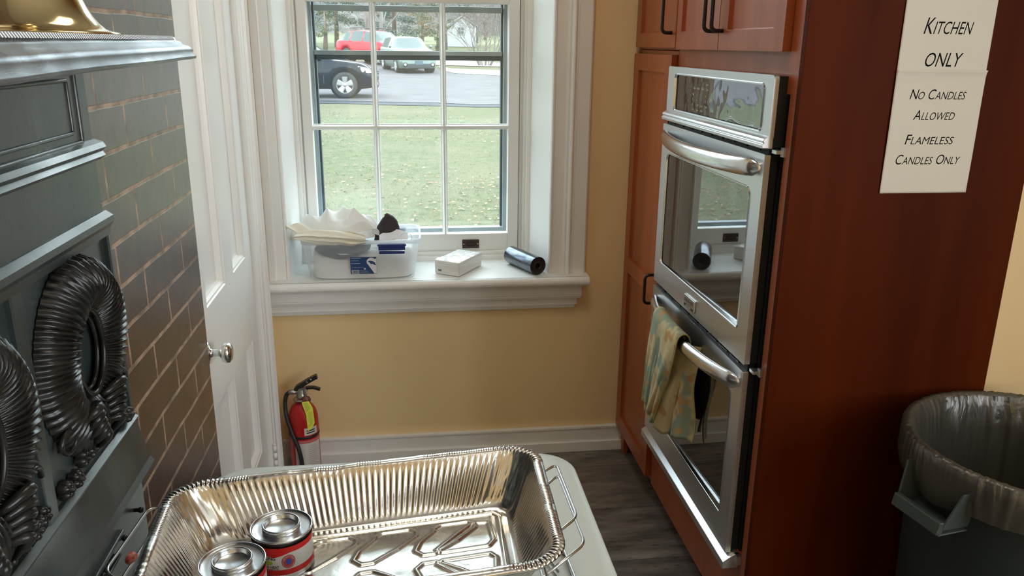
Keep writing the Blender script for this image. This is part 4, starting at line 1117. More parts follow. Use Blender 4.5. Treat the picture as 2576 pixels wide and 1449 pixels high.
def corner2(i, j):
    u, v = i/19, j/9
    return (-.135+.055*u+.010*sin(v*3), 2.925+.02*v, 1.000-.085*u**1.3*v-.012*v+.008*sin(u*7+v*4)-.030*u)
# dark pointed hood and papers at right
def hood(i, j):
    a = 2*pi*i/40; t = j/19
    w_ = .048*(1-t**2.1)**.7; d_ = .030*(1-t**2)**.7
    x = -.088+.030*(t-.2)*(t < .9)*.3+w_*cos(a)+.004*fn1(t*5, a)
    return (x, 2.965+d_*sin(a), .900+.098*t+.004*cos(a)*(1-t))
MB().grid(40, 20, hood, cu=True).build('dark_hood', mat('dark_brown_fabric', (.030, .022, .028), .7, bump=.4, bscale=(60, 60, 60)), label='dark pointed fabric piece sticking up from the middle of the tub', cat='cloth')
pm_ = mat('loose_paper', (.78, .80, .84), .7)
def ppr(i, j):
    u, v = i/15, j/7; return (-.118+.105*u, 2.905+.012*sin(pi*u)+.03*v, .905+.030*v*(.6+.5*sin(pi*u))+.006*u)
sheet_cloth('loose_paper', ppr, 16, 8, pm_, .0006, label='sheet of white paper curving up at the front rim of the tub', cat='paper')
MB().tube([(-.020+.020*cos(a), 2.925+.004*sin(2*a), .915+.016*sin(a)) for a in [2*pi*k/20 for k in range(20)]], .0012, 6, closed=True).build('white_cord_loop', lw_, label='thin white cord loop at the right end of the tub rim', cat='cord')

# paper napkin pack in film
npk = thing('napkin_pack', 'shrink-wrapped block of white paper napkins on the middle of the sill', 'napkins', (.18, 2.99, SZ))
ax = Vector((.089, -.062, 0)); ay = Vector((.100, .160, 0)); o_ = Vector((.083, 2.961, SZ+.0006)); hN = .054
c8 = [o_, o_+ax, o_+ax+ay, o_+ay]
npm = mat('napkin_paper', (.80, .79, .76), .6, c2=(.72, .71, .68), scale=(6, 6, 180), lo=.45, hi=.55, bump=.4, bscale=(20, 20, 400), bdist=.001)
MB().hexa([tuple(p) for p in c8]+[tuple(p+Vector((0, 0, hN))) for p in c8]).build('napkin_block', npm, npk, bevel=.006, seg=3)
film = mixmat('clear_film', (.9, .92, .93), .10, .08, .22, .3)
def nf(i, j):
    u, v = i/23, j/23; p = o_+ax*u+ay*v; return p+Vector((0, 0, hN+.0015+.0012*fn1(u*6, v*9)+.0008*fn1(u*19, v*21)))
MB().grid(24, 24, nf).build('film_wrap', film, npk)
nrm = Vector((-ax.y, ax.x, 0)).normalized()*-1
q = MB(); b0 = o_+ax*.16-nrm*(-.0012)+Vector((0, 0, .014)); b0 = o_+ax*.16+Vector((-.0006, -.0009, .013))
q.add([tuple(b0), tuple(b0+ax*.14), tuple(b0+ax*.14+Vector((0, 0, .007))), tuple(b0+Vector((0, 0, .007)))], [(0, 1, 2, 3)]); q.build('printed_stamp', mat('stamp_grey', (.12, .15, .18), .6), npk)

# roll of dark film lying at the right end
rl = thing('bag_roll', 'shiny dark plastic roll lying at the right end of the window sill', 'roll', (.445, 2.98, SZ))
A0 = Vector((.472, 2.905, SZ+.0355)); A1 = Vector((.392, 3.085, SZ+.0355)); dv = (A1-A0); Lr = dv.length; dv.normalize(); e1 = Vector((0, 0, 1)); e2 = dv.cross(e1)
rollm = mat('roll_film', (.16, .18, .21), .22, .85, c2=(.06, .07, .09), scale=(10, 10, 40), bump=.3, bscale=(8, 8, 60), bdist=.001)
MB().lathe([(.0345, .002), (.0350, .004), (.0350, Lr-.003), (.0345, Lr)], 48, A0, (dv, e1, e2)).build('roll_body', rollm, rl)
MB().lathe([(.0345, .002), (.030, .0005), (.022, .0015), (.014, .0008), (.011, .004), (.011, .03), (0, .03)], 48, A0, (dv, e1, e2)).build('roll_end', blackpl, rl)
MB().lathe([(.0345, 0), (.011, 0), (.011, -.03), (0, -.03)], 48, A1, (dv, e1, e2)).build('roll_end', blackpl, rl)

# ================================================================== FIRE EXTINGUISHER
ex = thing('fire_extinguisher', 'red fire extinguisher with yellow tag on floor in the corner by white door', 'extinguisher', (-.424, 2.85, 0)); ec = Vector((-.424, 2.85, .0))
MB().lathe([(0, .004), (.048, .004), (.052, .0), (.0545, .004), (.0555, .012), (.0555, .225), (.0545, .250), (.050, .272), (.041, .290), (.028, .303), (.0185, .309), (.0165, .313), (.0165, .330), (0, .330)], 56, ec).build('cylinder', redp, ex)
gm = mat('valve_metal', (.35, .35, .32), .35, .9)
MB().lathe([(.0, .316), (.026, .316), (.028, .319), (.026, .322), (.0, .322)], 32, ec+Vector((-.004, 0, 0))).build('neck_ring', gm, ex)
MB().lathe([(0, .326), (.019, .326), (.021, .331), (.019, .337), (.015, .345), (.015, .358), (0, .358)], 24, ec).box(-.437, -.405, 2.838, 2.862, .345, .366).build('valve', gm, ex, bevel=.001)
MB().lathe([(0, 0), (.009, 0), (.010, .02), (.008, .034), (0, .036)], 16, ec+Vector((-.012, -.004, .350)), (Vector((-.95, -.1, .05)).normalized(), Vector((0, 0, 1)), Vector((0, 1, 0)))).build('hose_fitting', gm, ex)
def lever(pts, w0, w1, th, name, m_=blackpl):
    mb = MB(); pts = [Vector(p) for p in pts]; N = len(pts)
    def P(i, j):
        t = i/(N-1); d = (pts[min(i+1, N-1)]-pts[max(i-1, 0)]).normalized(); nn = Vector((0, -1, 0)).cross(d)
        hw = w0+(w1-w0)*t; q_ = [(-hw, -th), (hw, -th), (hw, 0), (hw*.8, th*.35), (-hw*.8, th*.35), (-hw, 0)][j]
        return pts[i]+Vector((0, q_[0], 0))+nn*-q_[1]
    mb.grid(N, 6, P, cv=True, smooth=False); mb.add([P(0, j) for j in range(6)], [list(range(6))]); mb.add([P(N-1, j) for j in range(6)], [list(range(6))[::-1]])
    return mb.build(name, m_, ex, bevel=.001)
lv = lever([(-.440, 2.85, .356), (-.434, 2.85, .364), (-.420, 2.85, .372), (-.398, 2.85, .386), (-.370, 2.85, .401), (-.362, 2.85, .4035)], .0135, .0105, .012, 'lever')
lever([(-.412, 2.85, .358), (-.398, 2.85, .361), (-.380, 2.85, .361), (-.366, 2.85, .357), (-.356, 2.85, .352)], .010, .008, .007, 'carry_grip')
t = MB()
def FL(a, b_, c): d = Vector((.87, 0, .49)); up_ = Vector((-.2, -.9, .35)).normalized(); return Vector((-.386, 2.8375, .396))+d*a+Vector((-.45, 0, .87))*b_+Vector((0, -.0025, 0))
def FL2(a, b_, c): return Vector((-.400, 2.8365, .388))+Vector((-.45, 0, .87))*b_+Vector((.87, 0, .49))*a+Vector((0, -.0025, 0))
add_text(t, '+', .018, FL, width=.008, height=.008); add_text(t, 'C', .014, FL2, width=.007, height=.008); t.build('lever_marks', lw_, lv)
MB().tube(rpath([(-.462, 2.843, .352), (-.478, 2.842, .345), (-.486, 2.84, .310), (-.482, 2.825, .262), (-.462, 2.800, .205), (-.440, 2.787, .150), (-.431, 2.785, .10), (-.430, 2.785, .03)], .02, 5), .0078, 14).build('hose', rubber, ex)
MB().lathe([(.0087, -.006), (.0092, -.005), (.0092, .005), (.0087, .006)], 20, (-.4305, 2.785, .075)).build('hose_clip', gm, ex)
MB().lathe([(.0562, .178), (.0568, .179), (.0568, .187), (.0562, .188)], 48, ec).build('strap', rubber, ex)
def arcpatch(a0, a1, z0, z1, dr, m_, name, parent):
    n = 24
    return MB().grid(n, 2, lambda i, j: ec+Vector(((.0555+dr)*sin(a0+(a1-a0)*i/(n-1)), -(.0555+dr)*cos(a0+(a1-a0)*i/(n-1)), z0 if j == 0 else z1))).build(name, m_, parent)
arcpatch(-.55, 1.35, .02, .172, .0004, labelw, 'label', ex)
pl = mat('label_pink', (.55, .16, .15), .5)
arcpatch(-.55, 1.35, .160, .172, .0007, pl, 'label_stripe', ex); arcpatch(.15, 1.1, .192, .222, .0004, labelw, 'label', ex)
q = MB(); random.seed(8)
for k in range(16):
    z = .148-.008*k
    for a0, a1 in ((-.48, -.05), (.35, 1.1)):
        aa = a1-random.uniform(0, .25); n = 8
        q.grid(n, 2, lambda i, j, z=z, a0=a0, aa=aa, n=n: ec+Vector((.0564*sin(a0+(aa-a0)*i/(n-1)), -.0564*cos(a0+(aa-a0)*i/(n-1)), z+.0018*j)), smooth=False)
q.build('label_print', mat('faded_print', (.40, .28, .26), .6), ex)
q = MB()
for z in (.200, .209): q.grid(8, 2, lambda i, j, z=z: ec+Vector((.0562*sin(.3+.6*i/7), -.0562*cos(.3+.6*i/7), z+.004*j)), smooth=False)
q.build('label_print', inkm, ex)
gr_ = mat('gauge_brown', (.16, .05, .04), .35)
MB().lathe([(0, -.006), (.013, -.005), (.0155, -.002), (.0150, .003), (0, .006)], 24, ec+Vector((.021, -.028, .326)), (Vector((.3, -.95, .15)).normalized(), Vector((.95, .3, 0)).normalized(), Vector((0, .15, .98)).normalized())).build('gauge', gr_, ex)
MB().tube([(-.403+.009*cos(a)*.6, 2.830+.004*cos(a), .352+.012*sin(a)) for a in [2*pi*k/20 for k in range(20)]], .0011, 6, closed=True).build('pull_ring', chrome, ex)
tgv = [(-.4195, 2.806, .3245), (-.394, 2.808, .3275), (-.3795, 2.800, .303), (-.4055, 2.7955, .279), (-.376, 2.800, .243), (-.4015, 2.7925, .212), (-.384, 2.797, .226)]
tg = MB().add(tgv, [(0, 1, 2, 3), (3, 2, 4, 6, 5)]); tgo = tg.build('inspection_tag', tagy, ex); s_ = tgo.modifiers.new('s', 'SOLIDIFY'); s_.thickness = .0004
q = MB(); random.seed(3)
def ontag(u, v):
    a = Vector(tgv[0]).lerp(Vector(tgv[1]), u); b_ = Vector(tgv[3]).lerp(Vector(tgv[2]), u); return a.lerp(b_, v)+Vector((0, -.0008, 0))
def ontag2(u, v):
    a = Vector(tgv[3]).lerp(Vector(tgv[2]), u); b_ = Vector(tgv[5]).lerp(Vector(tgv[4]), u); return a.lerp(b_, v)+Vector((0, -.0010, 0))
for k in range(7):
    v = .12+.11*k; u1 = random.uniform(.7, .9)
    q.add([ontag(.15, v), ontag(u1, v), ontag(u1, v+.035), ontag(.15, v+.035)], [(0, 1, 2, 3)])
for k in range(9):
    v = .08+.095*k; u0 = random.uniform(.15, .4); u1 = random.uniform(.6, .88)
    q.add([ontag2(u0, v), ontag2(u1, v), ontag2(u1, v+.02), ontag2(u0, v+.02)], [(0, 1, 2, 3)])
q.build('tag_print', mat('tag_olive_print', (.25, .27, .05), .6), tgo)

# ================================================================== REFUSE BIN
bn = thing('trash_can', 'round dark grey trash can with side grip beside the cherry cabinet', 'bin', (1.31, 1.39, 0)); bc = Vector((1.31, 1.39, 0)); BR, BH = .252, .800
MB().lathe([(0, .002), (.205, .002), (.212, .012), (BR-.020, .60), (BR-.012, .72), (BR-.008, .735), (BR+.004, .742), (BR+.006, .79), (BR+.004, BH), (BR-.006, BH), (BR-.010, .79), (BR-.022, .60), (.205, .02), (0, .02)], 96, bc).build('bin_body', canm, bn)
HA = radians(190); er = Vector((cos(HA), sin(HA), 0)); et = Vector((-sin(HA), cos(HA), 0))
def hp(r, t, z): return bc+er*r+et*t+Vector((0, 0, z))
hd = MB()
w0, w1 = .076, .062
for s_ in (-1, 1):
    hd.hexa([hp(BR-.03, s_*w1, .678), hp(BR+.045, s_*w1, .680), hp(BR+.045, s_*(w1-.005), .680), hp(BR-.03, s_*(w1-.005), .678),
             hp(BR-.03, s_*w0, .765), hp(BR+.018, s_*w0, .765), hp(BR+.018, s_*(w0-.005), .765), hp(BR-.03, s_*(w0-.005), .765)])
hd.hexa([hp(BR+.040, -w1, .670), hp(BR+.056, -w1, .672), hp(BR+.056, w1, .672), hp(BR+.040, w1, .670), hp(BR+.036, -w1, .698), hp(BR+.050, -w1, .700), hp(BR+.050, w1, .700), hp(BR+.036, w1, .698)])
hd.hexa([hp(BR-.03, -w1, .668), hp(BR+.050, -w1, .668), hp(BR+.050, w1, .668), hp(BR-.03, w1, .668), hp(BR-.03, -w1, .673), hp(BR+.050, -w1, .673), hp(BR+.050, w1, .673), hp(BR-.03, w1, .673)])
hd.build('bin_grip', mat('bin_grip_grey', (.04, .052, .05), .5), bn, bevel=.003)
def liner(i, j):
    a = 2*pi*i/520; prof = [(BR-.055, .25), (BR-.040, .45), (BR-.026, .62), (BR-.018, .72), (BR-.013, .775), (BR-.010, .796), (BR-.004, .8045), (BR+.004, .805), (BR+.010, .799), (BR+.0115, .785), (BR+.012, .770), (BR+.012, .752), (BR+.009, .735), (BR+.004, .720)]
    r, z = prof[j]
    ins = j < 5
    f1 = fn1(cos(a)*7+3, sin(a)*7, 1.0+z*1.4); f2 = fn1(cos(a)*22, sin(a)*22, 4.0+z*5)
    if ins: r -= (.007+.010*f1+.004*f2)*(1-.5*(j == 4))
    elif j < 9: z += .002; r += .0022+.0022*f2+.0022*fn1(a*34+j*1.3, j*.8, 6); z += .0028*fn1(a*38-j, j, 2)
    else: r += .0015+.004*max(0, f2)+.003*abs(f1); 
    if j >= 11:
        z += .014*fn1(cos(a)*2.5, sin(a)*2.5, 9)-(j-10)*.004
    if j > 8: z += .006*sin(a*7+j)*.4
    return bc+Vector((r*cos(a), r*sin(a), z))
ln = MB().grid(520, 14, liner, cu=True)
ln.build('bin_liner', linerm, label='thin crinkled plastic liner folded over the trash can rim', cat='bag')
MB().lathe([(0, .0), (.19, .0), (.197, .05), (.19, .06)], 40, bc+Vector((0, 0, .2))).build('bag_bottom', linerm, bpy.data.objects['bin_liner'])

# ================================================================== OUTSIDE
def gz(y):
    """ground height: level lawn by the house, then a gentle rise"""
    if y < 22: return -.02
    if y < 27: t = (y-22)/5; return -.02+.5*.03*5*t*t
    return -.02+.075+.03*(y-27) if y < 118 else -.02+.075+.03*91+.11*(y-118)
def groundmat(name, c, c2, sc_, rough=.95, c3=None, bump=.4):
    mt = mat(name, c, rough, c2=c2, scale=sc_, detail=7, lo=.35, hi=.65, bump=bump, bscale=(14, 14, 14), bdist=.03, spec=.2)
    if c3:
        nt = mt.node_tree; p = nt.nodes['Principled BSDF']; src = p.inputs['Base Color'].links[0].from_socket
        tc = nt.nodes.new('ShaderNodeTexCoord'); n = nt.nodes.new('ShaderNodeTexNoise'); n.inputs['Scale'].default_value = .35; n.inputs['Detail'].default_value = 5
        r = nt.nodes.new('ShaderNodeValToRGB'); r.color_ramp.elements[0].position = .45; r.color_ramp.elements[1].position = .65
        m_ = nt.nodes.new('ShaderNodeMixRGB'); m_.inputs[2].default_value = (*c3, 1)
        nt.links.new(tc.outputs['Object'], n.inputs['Vector']); nt.links.new(n.outputs['Fac'], r.inputs[0]); nt.links.new(r.outputs[0], m_.inputs[0]); nt.links.new(src, m_.inputs[1]); nt.links.new(m_.outputs[0], p.inputs['Base Color'])
    return mt
grassm = groundmat('winter_grass', (.054, .064, .024), (.094, .090, .046), (7, 7, 7), c3=(.100, .090, .050))
farg = groundmat('hazed_field_grass', (.115, .12, .066), (.15, .145, .09), (.4, .4, .4))  # lawn colour paled, distance haze put into the base colours
asph = groundmat('driveway_asphalt', (.084, .076, .078), (.102, .094, .097), (1.2, 1.2, 1.2), .85)
asphd = groundmat('old_asphalt_edge', (.028, .032, .040), (.042, .046, .054), (3, 3, 3), .85)
pale = groundmat('pale_gravel', (.26, .235, .21), (.32, .30, .28), (3, 3, 3))
def terrain(name, x0, x1, y0, y1, m_, dz=0.0, nx=40, ny=80, e0=None, e1=None, kind='structure', wob=0):
    def P(i, j):
        x = x0+(x1-x0)*i/(nx-1); a = y0 if e0 is None else e0(x); b_ = y1 if e1 is None else e1(x)
        y = a+(b_-a)*j/(ny-1); return (x, y, gz(y)+dz+wob*fn1(x*.5, y*.5))
    return MB().grid(nx, ny, P).build(name, m_, kind=kind)
terrain('ground_lawn', -60, 60, 3.36, 76, grassm, 0, 60, 160, wob=0.0)
terrain('ground_field', -90, 90, 76, 119, farg, 0, 20, 60)
near = lambda x: 22.6-.28*(x+.6)+.25*fn1(x*.9, 3)+.08*fn1(x*4, 5)
terrain('ground_asphalt_edge', -40, 30, 0, 0, asphd, .012, 140, 12, near, lambda x: near(x)+1.7+.5*fn1(x*1.3, 8))
def far_(x): return 41.0-4.2*min(1, max(0, (x-1.0)/1.0))-1.1*(x-1.7)*(x > 1.7)*.62+(-.3 if x > 1.5 else 0)+.12*fn1(x*1.2, 1)
terrain('ground_driveway', -40, 30, 0, 0, asph, .022, 140, 24, lambda x: near(x)+.9+.5*fn1(x*.8, 4)+.2*fn1(x*3, 4), lambda x: far_(x) if x > -1 else 46)
terrain('ground_path', 1.55, 30, 0, 0, pale, .035, 60, 8, lambda x: far_(x)-.05, lambda x: far_(x)+3.3+.25*fn1(x*.9, 5)+.15*(x-1.5))
terrain('ground_path', 1.1, 30, 0, 0, pale, .030, 60, 8, lambda x: 42.6-.55*(x-1.1)*.6, lambda x: 49.5-1.1*(x-1.1)*1.0 if x < 5.6 else 43.0)
# fallen leaves on the lawn: far too many to count
random.seed(11)
lf = MB()
for k in range(14000):
    y = 3.8+20*random.random()**1.5; x = random.uniform(-1, 1)*(1.2+y*.45)+.1
    if y > near(x)-.2: continue
    if noise.noise(Vector((x*.55, y*.28, 3))) < random.uniform(-.35, .25): continue
    a = random.uniform(0, 6.28); s_ = random.uniform(.013, .032); z = gz(y)+random.uniform(.006, .03); tz = random.uniform(-.3, .3)*s_
    d = Vector((cos(a), sin(a), 0)); e = Vector((-sin(a), cos(a), 0)); c = Vector((x, y, z))
    lf.add([c-d*s_+Vector((0, 0, tz)), c-e*s_*.55, c+d*s_+Vector((0, 0, tz+.004)), c+e*s_*.55+Vector((0, 0, .008))], [(0, 1, 2, 3)], random.choice((0, 0, 1, 2)))
lf.build('fallen_leaves', [mat('leaf_tan', (.22, .12, .06), .8), mat('leaf_pale', (.28, .20, .12), .8), mat('leaf_brown', (.13, .06, .035), .8)], label='scattered tan and brown fallen leaves over the lawn', kind='stuff', fix=False)
tf = MB(); random.seed(5)
for k in range(60000):
    y = 3.6+15*random.random()**1.7; x = random.uniform(-1, 1)*(1.0+y*.42)+.1; a = random.uniform(0, 6.28); h = random.uniform(.015, .035); c = Vector((x, y, gz(y)-.004))
    d = Vector((cos(a), sin(a), 0))*random.uniform(.002, .004); l_ = Vector((random.uniform(-.03, .03), random.uniform(-.03, .03), h))
    tf.add([c-d, c+d, c+l_], [(0, 1, 2)], random.choice((0, 0, 1)))
tf.build('grass_blades', [mat('blade_green', (.125, .15, .055), .8), mat('blade_straw', (.20, .18, .10), .8)], label='short patchy grass blades of the winter lawn', kind='stuff', fix=False)

# ---- vehicles
tyre = mat('tyre_rubber', (.012, .012, .013), .7); alloy = mat('alloy_wheel', (.30, .30, .30), .3, .5); wellm = mat('wheel_well', (.008, .008, .009), .9)
cargl = mat('car_glass', (.035, .055, .055), .06, 0, ior=1.42); lamp = mat('lamp_glass', (.35, .36, .36), .12, ior=1.8); trimd = mat('dark_trim', (.02, .022, .025), .5); platem = mat('plate', (.06, .08, .11), .5)
def wheel(parent, c, r, wd, side, T, spokes=5):
    """c in car space; T maps car space to world"""
    w_ = empty('wheel', T(Vector(c)), parent)
    ax = (T(Vector((0, 1, 0)))-T(Vector((0, 0, 0))))*side; ex_ = T(Vector((1, 0, 0)))-T(Vector((0, 0, 0))); ez = Vector((0, 0, 1)); C = T(Vector(c))
    MB().lathe([(r*.66, wd*.5), (r*.70, wd*.52), (r*.93, wd*.50), (r, wd*.38), (r, -wd*.38), (r*.93, -wd*.5), (r*.66, -wd*.5)], 40, C, (ax, ex_, ez)).build('tyre', tyre, w_)
    MB().lathe([(r*.68, wd*.49), (r*.64, wd*.47), (r*.61, wd*.20), (r*.61, -wd*.3)], 40, C, (ax, ex_, ez)).build('rim', alloy, w_)
    MB().lathe([(0, wd*.05), (r*.6, wd*.05)], 32, C, (ax, ex_, ez)).build('brake_disc', mat('disc_dark', (.05, .05, .05), .6) if 'disc_dark' not in bpy.data.materials else bpy.data.materials['disc_dark'], w_)
    mb = MB()
    for k in range(spokes):
        a = 2*pi*k/spokes+.3; d = ex_*cos(a)+ez*sin(a); e = -ex_*sin(a)+ez*cos(a)
        vs = []
        for rr_, hw, h in ((r*.10, .055*r/.36, wd*.36), (r*.64, .10*r/.36, wd*.46)):
            for s_, hh in ((-1, 0), (-.6, .012), (.6, .012), (1, 0)): vs.append(C+d*rr_+e*hw*s_*.9+ax*(h+hh))
        mb.add(vs, [(0, 1, 5, 4), (1, 2, 6, 5), (2, 3, 7, 6)], 0)
    mb.lathe([(r*.20, wd*.38), (r*.17, wd*.44), (0, wd*.45)], 20, C, (ax, ex_, ez))
    mb.build('wheel_spokes', alloy, w_)
def car(name, label, pos, heading, Lc, W, H, paint, front_ax, rear_ax, r, hood_z, belt, cowl, rooff, roofr, tail, clear=.24, rails=False, spokes=5, nose='suv', pillars=(), drop=.34):
    """x forward (0 = rear bumper, Lc = nose)"""
    P0 = Vector((pos[0], pos[1], gz(pos[1])+.03)); ch, sh_ = cos(heading), sin(heading); slp = .03*sh_ if pos[1] > 27 else 0
    sl_ = .03 if abs(sh_) > .3 else 0
    def T(v): return P0+Vector((v.x*ch-v.y*sh_, v.x*sh_+v.y*ch, v.z+slp*v.x))
    root = thing(name, label, 'car', P0)
    def prof(x):
        """z of the upper centre line, half width, roof half width"""
        hw = W/2*(1-.16*max(0, (x-(Lc-.55))/.55)**2.2-.10*max(0, (.4-x)/.4)**2)
        if x > cowl: t = (x-cowl)/(Lc-cowl); zt = hood_z+.06*(1-t)-.09*t-drop*max(0, (t-.6)/.4)**1.7; tw = .80
        elif x > rooff: t = (cowl-x)/(cowl-rooff); zt = hood_z+.06+(H-.05-hood_z-.06)*t; tw = .80-.06*t
        elif x > roofr: t = (rooff-x)/(rooff-roofr); zt = H-.05+.05*sin(pi*min(1, t*1.1+.02)); tw = .74
        elif x > tail: t = (roofr-x)/(roofr-tail); zt = H-.05+(belt+.02-H+.05)*t; tw = .74+.06*t
        else: t = (tail-x)/max(.01, tail); zt = belt+.02-.10*t; tw = .86
        return zt, hw, tw
    xs = sorted(set([0, .06, .18, .35, tail, (tail+roofr)/2, roofr, rooff, (rooff+cowl)/2, cowl, cowl+.25, cowl+.5, Lc-.55, Lc-.35, Lc-.2, Lc-.09, Lc-.02]
        + [front_ax+d for d in (-.46, -.40, -.3, -.15, 0, .15, .3, .40, .46)]+[rear_ax+d for d in (-.46, -.40, -.3, -.15, 0, .15, .3, .40, .46)]+[p+d for p in pillars for d in (-.05, .05)]+[(rooff+roofr)/2]))
    xs = [x for x in xs if 0 <= x <= Lc]
    NR = 10
    def sec(x):
        zt, hw, tw = prof(x); b_ = min(belt-.02*(x > cowl)*(x-cowl)/(Lc-cowl)*2, zt-.035) 
        zb = clear+.05*max(0, (x-(Lc-.5))/.5)+.10*max(0, (.3-x)/.3)
        arch = 0
        for xa in (front_ax, rear_ax):
            d = abs(x-xa); R = r+.075
            if d < R: arch = max(arch, r+sqrt(R*R-d*d))
        za = max(zb, arch)
        cab = zt > belt+.06
        top = [(tw*hw*(.97 if cab else 1.08), zt-.055 if cab else zt-.02), (hw*tw*.6, zt-.012 if cab else zt-.005), (0, zt)]
        pts = [(0, zb), (hw*.80, zb), (hw*.93, max(zb+.02, min(za, belt-.2))), (hw*.985, max(za+.015, .46 if za < .46 else za+.015)), (hw, max(.70, za+.04)), (hw*.985, max(b_-.07, za+.06)), (hw*.94, b_)]+top
        return pts
    S = [sec(x) for x in xs]
    # close the nose and tail gently
    verts = []; idx = {}
    for i, x in enumerate(xs):
        for j, (y, z) in enumerate(S[i]):
            for s_ in (1, -1):
                idx[(i, j, s_)] = len(verts); verts.append(T(Vector((x, y*s_, z))))
    bodyf, glf = [], []
    for i in range(len(xs)-1):
        xm = (xs[i]+xs[i+1])/2
        for j in range(NR-1):
            g_ = False
            if j == 6 and tail+.12 < xm < cowl-.06 and prof(xm)[0] > belt+.12 and not any(abs(xm-p) < .051 for p in pillars): g_ = True
            if j >= 7 and rooff < xm < cowl: g_ = True
            if j >= 7 and tail < xm < roofr and nose == 'suv' and False: g_ = True
            for s_ in (1, -1):
                f_ = [idx[(i, j, s_)], idx[(i+1, j, s_)], idx[(i+1, j+1, s_)], idx[(i, j+1, s_)]]
                (glf if g_ else bodyf).append(f_)
    for i in (0, len(xs)-1):
        bodyf.append([idx[(i, j, 1)] for j in range(NR)]+[idx[(i, j, -1)] for j in range(NR-1, -1, -1)])
    bo_ = MB().add(verts, bodyf, 0, True).build('car_body', paint, root)
    MB().add(verts, glf, 0, True).build('car_glass', cargl, root)
    def lbl(n_, m_, vs, fs, par=None): return MB().add([T(Vector(v)) for v in vs], fs).build(n_, m_, par or root)
    for xa in (front_ax, rear_ax):
        for s_ in (1, -1):
            n = 24; vs = [(xa+(r+.07)*cos(2*pi*k/n), s_*(W/2-.10), r+.01+(r+.07)*sin(2*pi*k/n)) for k in range(n)]
            vs2 = [(xa+(r+.07)*cos(2*pi*k/n), s_*(W/2-.34), r+.01+(r+.07)*sin(2*pi*k/n)) for k in range(n)]
            MB().add([T(Vector(v)) for v in vs+vs2], [list(range(n, 2*n))]+[(k, (k+1) % n, (k+1) % n+n, k+n) for k in range(n)]).build('wheel_arch', wellm, root)
            wheel(root, (xa, s_*(W/2-.125), r), r, .22, s_, T, spokes)
    # mirrors, door seams, front furniture
    for s_ in (1, -1):
        m0 = T(Vector((cowl-.42, s_*(W/2+.06), belt+.09)))
        MB().lathe([(0, -.05), (.05, -.045), (.068, -.01), (.066, .03), (.04, .06), (0, .07)], 14, m0, (Vector((ch, sh_, 0)), Vector((-sh_, ch, 0)), Vector((0, 0, 1)))).build('wing_mirror', paint, root)
        for xd in list(pillars)+[cowl-.30]:
            lbl('door_seam', trimd, [(xd, s_*(W/2+.002), .40), (xd+.012, s_*(W/2+.002), .40), (xd+.012, s_*(W/2*.985+.004), belt-.06), (xd, s_*(W/2*.985+.004), belt-.06)], [(0, 1, 2, 3)])
    return root, T, prof
def front(root, T, Lc, W, zl, zh, style, prof):
    def lbl(n_, m_, vs, fs, sm=False): return MB().add([T(Vector(v)) for v in vs], fs, 0, sm).build(n_, m_, root)
    for s_ in (1, -1):
        # headlamp wraps round the corner
        vs = []; path_ = [(Lc-.012, .50), (Lc-.012, .66), (Lc-.012, .83)]+[(Lc-.03-.075*k, None) for k in range(8)]
        for k, (x, fy) in enumerate(path_):
            t = k/(len(path_)-1); zt, hw, tw = prof(x); y = W/2*fy if fy else hw*.995
            a_, b_ = zl+.16*t, min(zh+.16*t, zt-.045); b_ = max(b_, a_+.01+.05*(1-t))
            vs += [(x+.004, s_*y, a_), (x+.004, s_*(y if fy else hw*.985), b_)]
        lbl('headlamp', lamp, vs, [(2*k, 2*k+2, 2*k+3, 2*k+1) for k in range(len(path_)-1)], True)
        C = T(Vector((Lc-.075, s_*W/2*.70, zl-.20)))
        d = (T(Vector((1, 0, 0)))-T(Vector((0, 0, 0)))); e = (T(Vector((0, 1, 0)))-T(Vector((0, 0, 0))))
        MB().lathe([(.105, .03), (.10, .06), (0, .055)], 20, C, (d, e, Vector((0, 0, 1)))).build('fog_lamp_housing', trimd, root)
        MB().lathe([(.055, .062), (.05, .07), (0, .075)], 20, C, (d, e, Vector((0, 0, 1)))).build('fog_lamp', lamp, root)
    lbl('lower_grille', trimd, [(Lc-.005, -W*.26, zl-.30), (Lc-.005, W*.26, zl-.30), (Lc-.005, W*.30, zl-.17), (Lc-.005, -W*.30, zl-.17), (Lc-.10, -W*.26, zl-.36), (Lc-.10, W*.26, zl-.36)], [(0, 1, 2, 3), (0, 1, 5, 4)])
    lbl('grille', trimd, [(Lc-.004, -W*.20, zl+.0), (Lc-.004, W*.20, zl+.0), (Lc-.012, W*.22, zl+.04), (Lc-.012, -W*.22, zl+.04)], [(0, 1, 2, 3)])
    if style: lbl('licence_plate', platem, [(Lc+.02, -.16, zl-.20), (Lc+.02, .16, zl-.20), (Lc+.02, .16, zl-.04), (Lc+.02, -.16, zl-.04), (Lc-.02, -.16, zl-.20), (Lc-.02, .16, zl-.20), (Lc-.02, .16, zl-.04), (Lc-.02, -.16, zl-.04)], [(0, 1, 2, 3), (0, 1, 5, 4), (3, 2, 6, 7), (0, 3, 7, 4), (1, 2, 6, 5)])
blackp = mat('black_car_paint', (.003, .006, .012), .15, spec=.22); redc = mat('red_car_paint', (.30, .006, .014), .25, spec=.25); silc = mat('silver_green_paint', (.10, .135, .12), .3, .1, coat=.2)
L1 = 4.75
r1, T1, p1 = car('parked_suv', 'black sport utility vehicle at the near edge of the driveway behind left panes', (-.86-L1, 25.55), 0.0, L1, 1.86, 1.66, blackp, L1-.95, .98, .365, 1.02, 1.08, L1-1.25, L1-2.05, .75, .18, pillars=(L1-2.55, L1-3.6))
front(r1, T1, L1, 1.86, .58, .74, 0, p1)
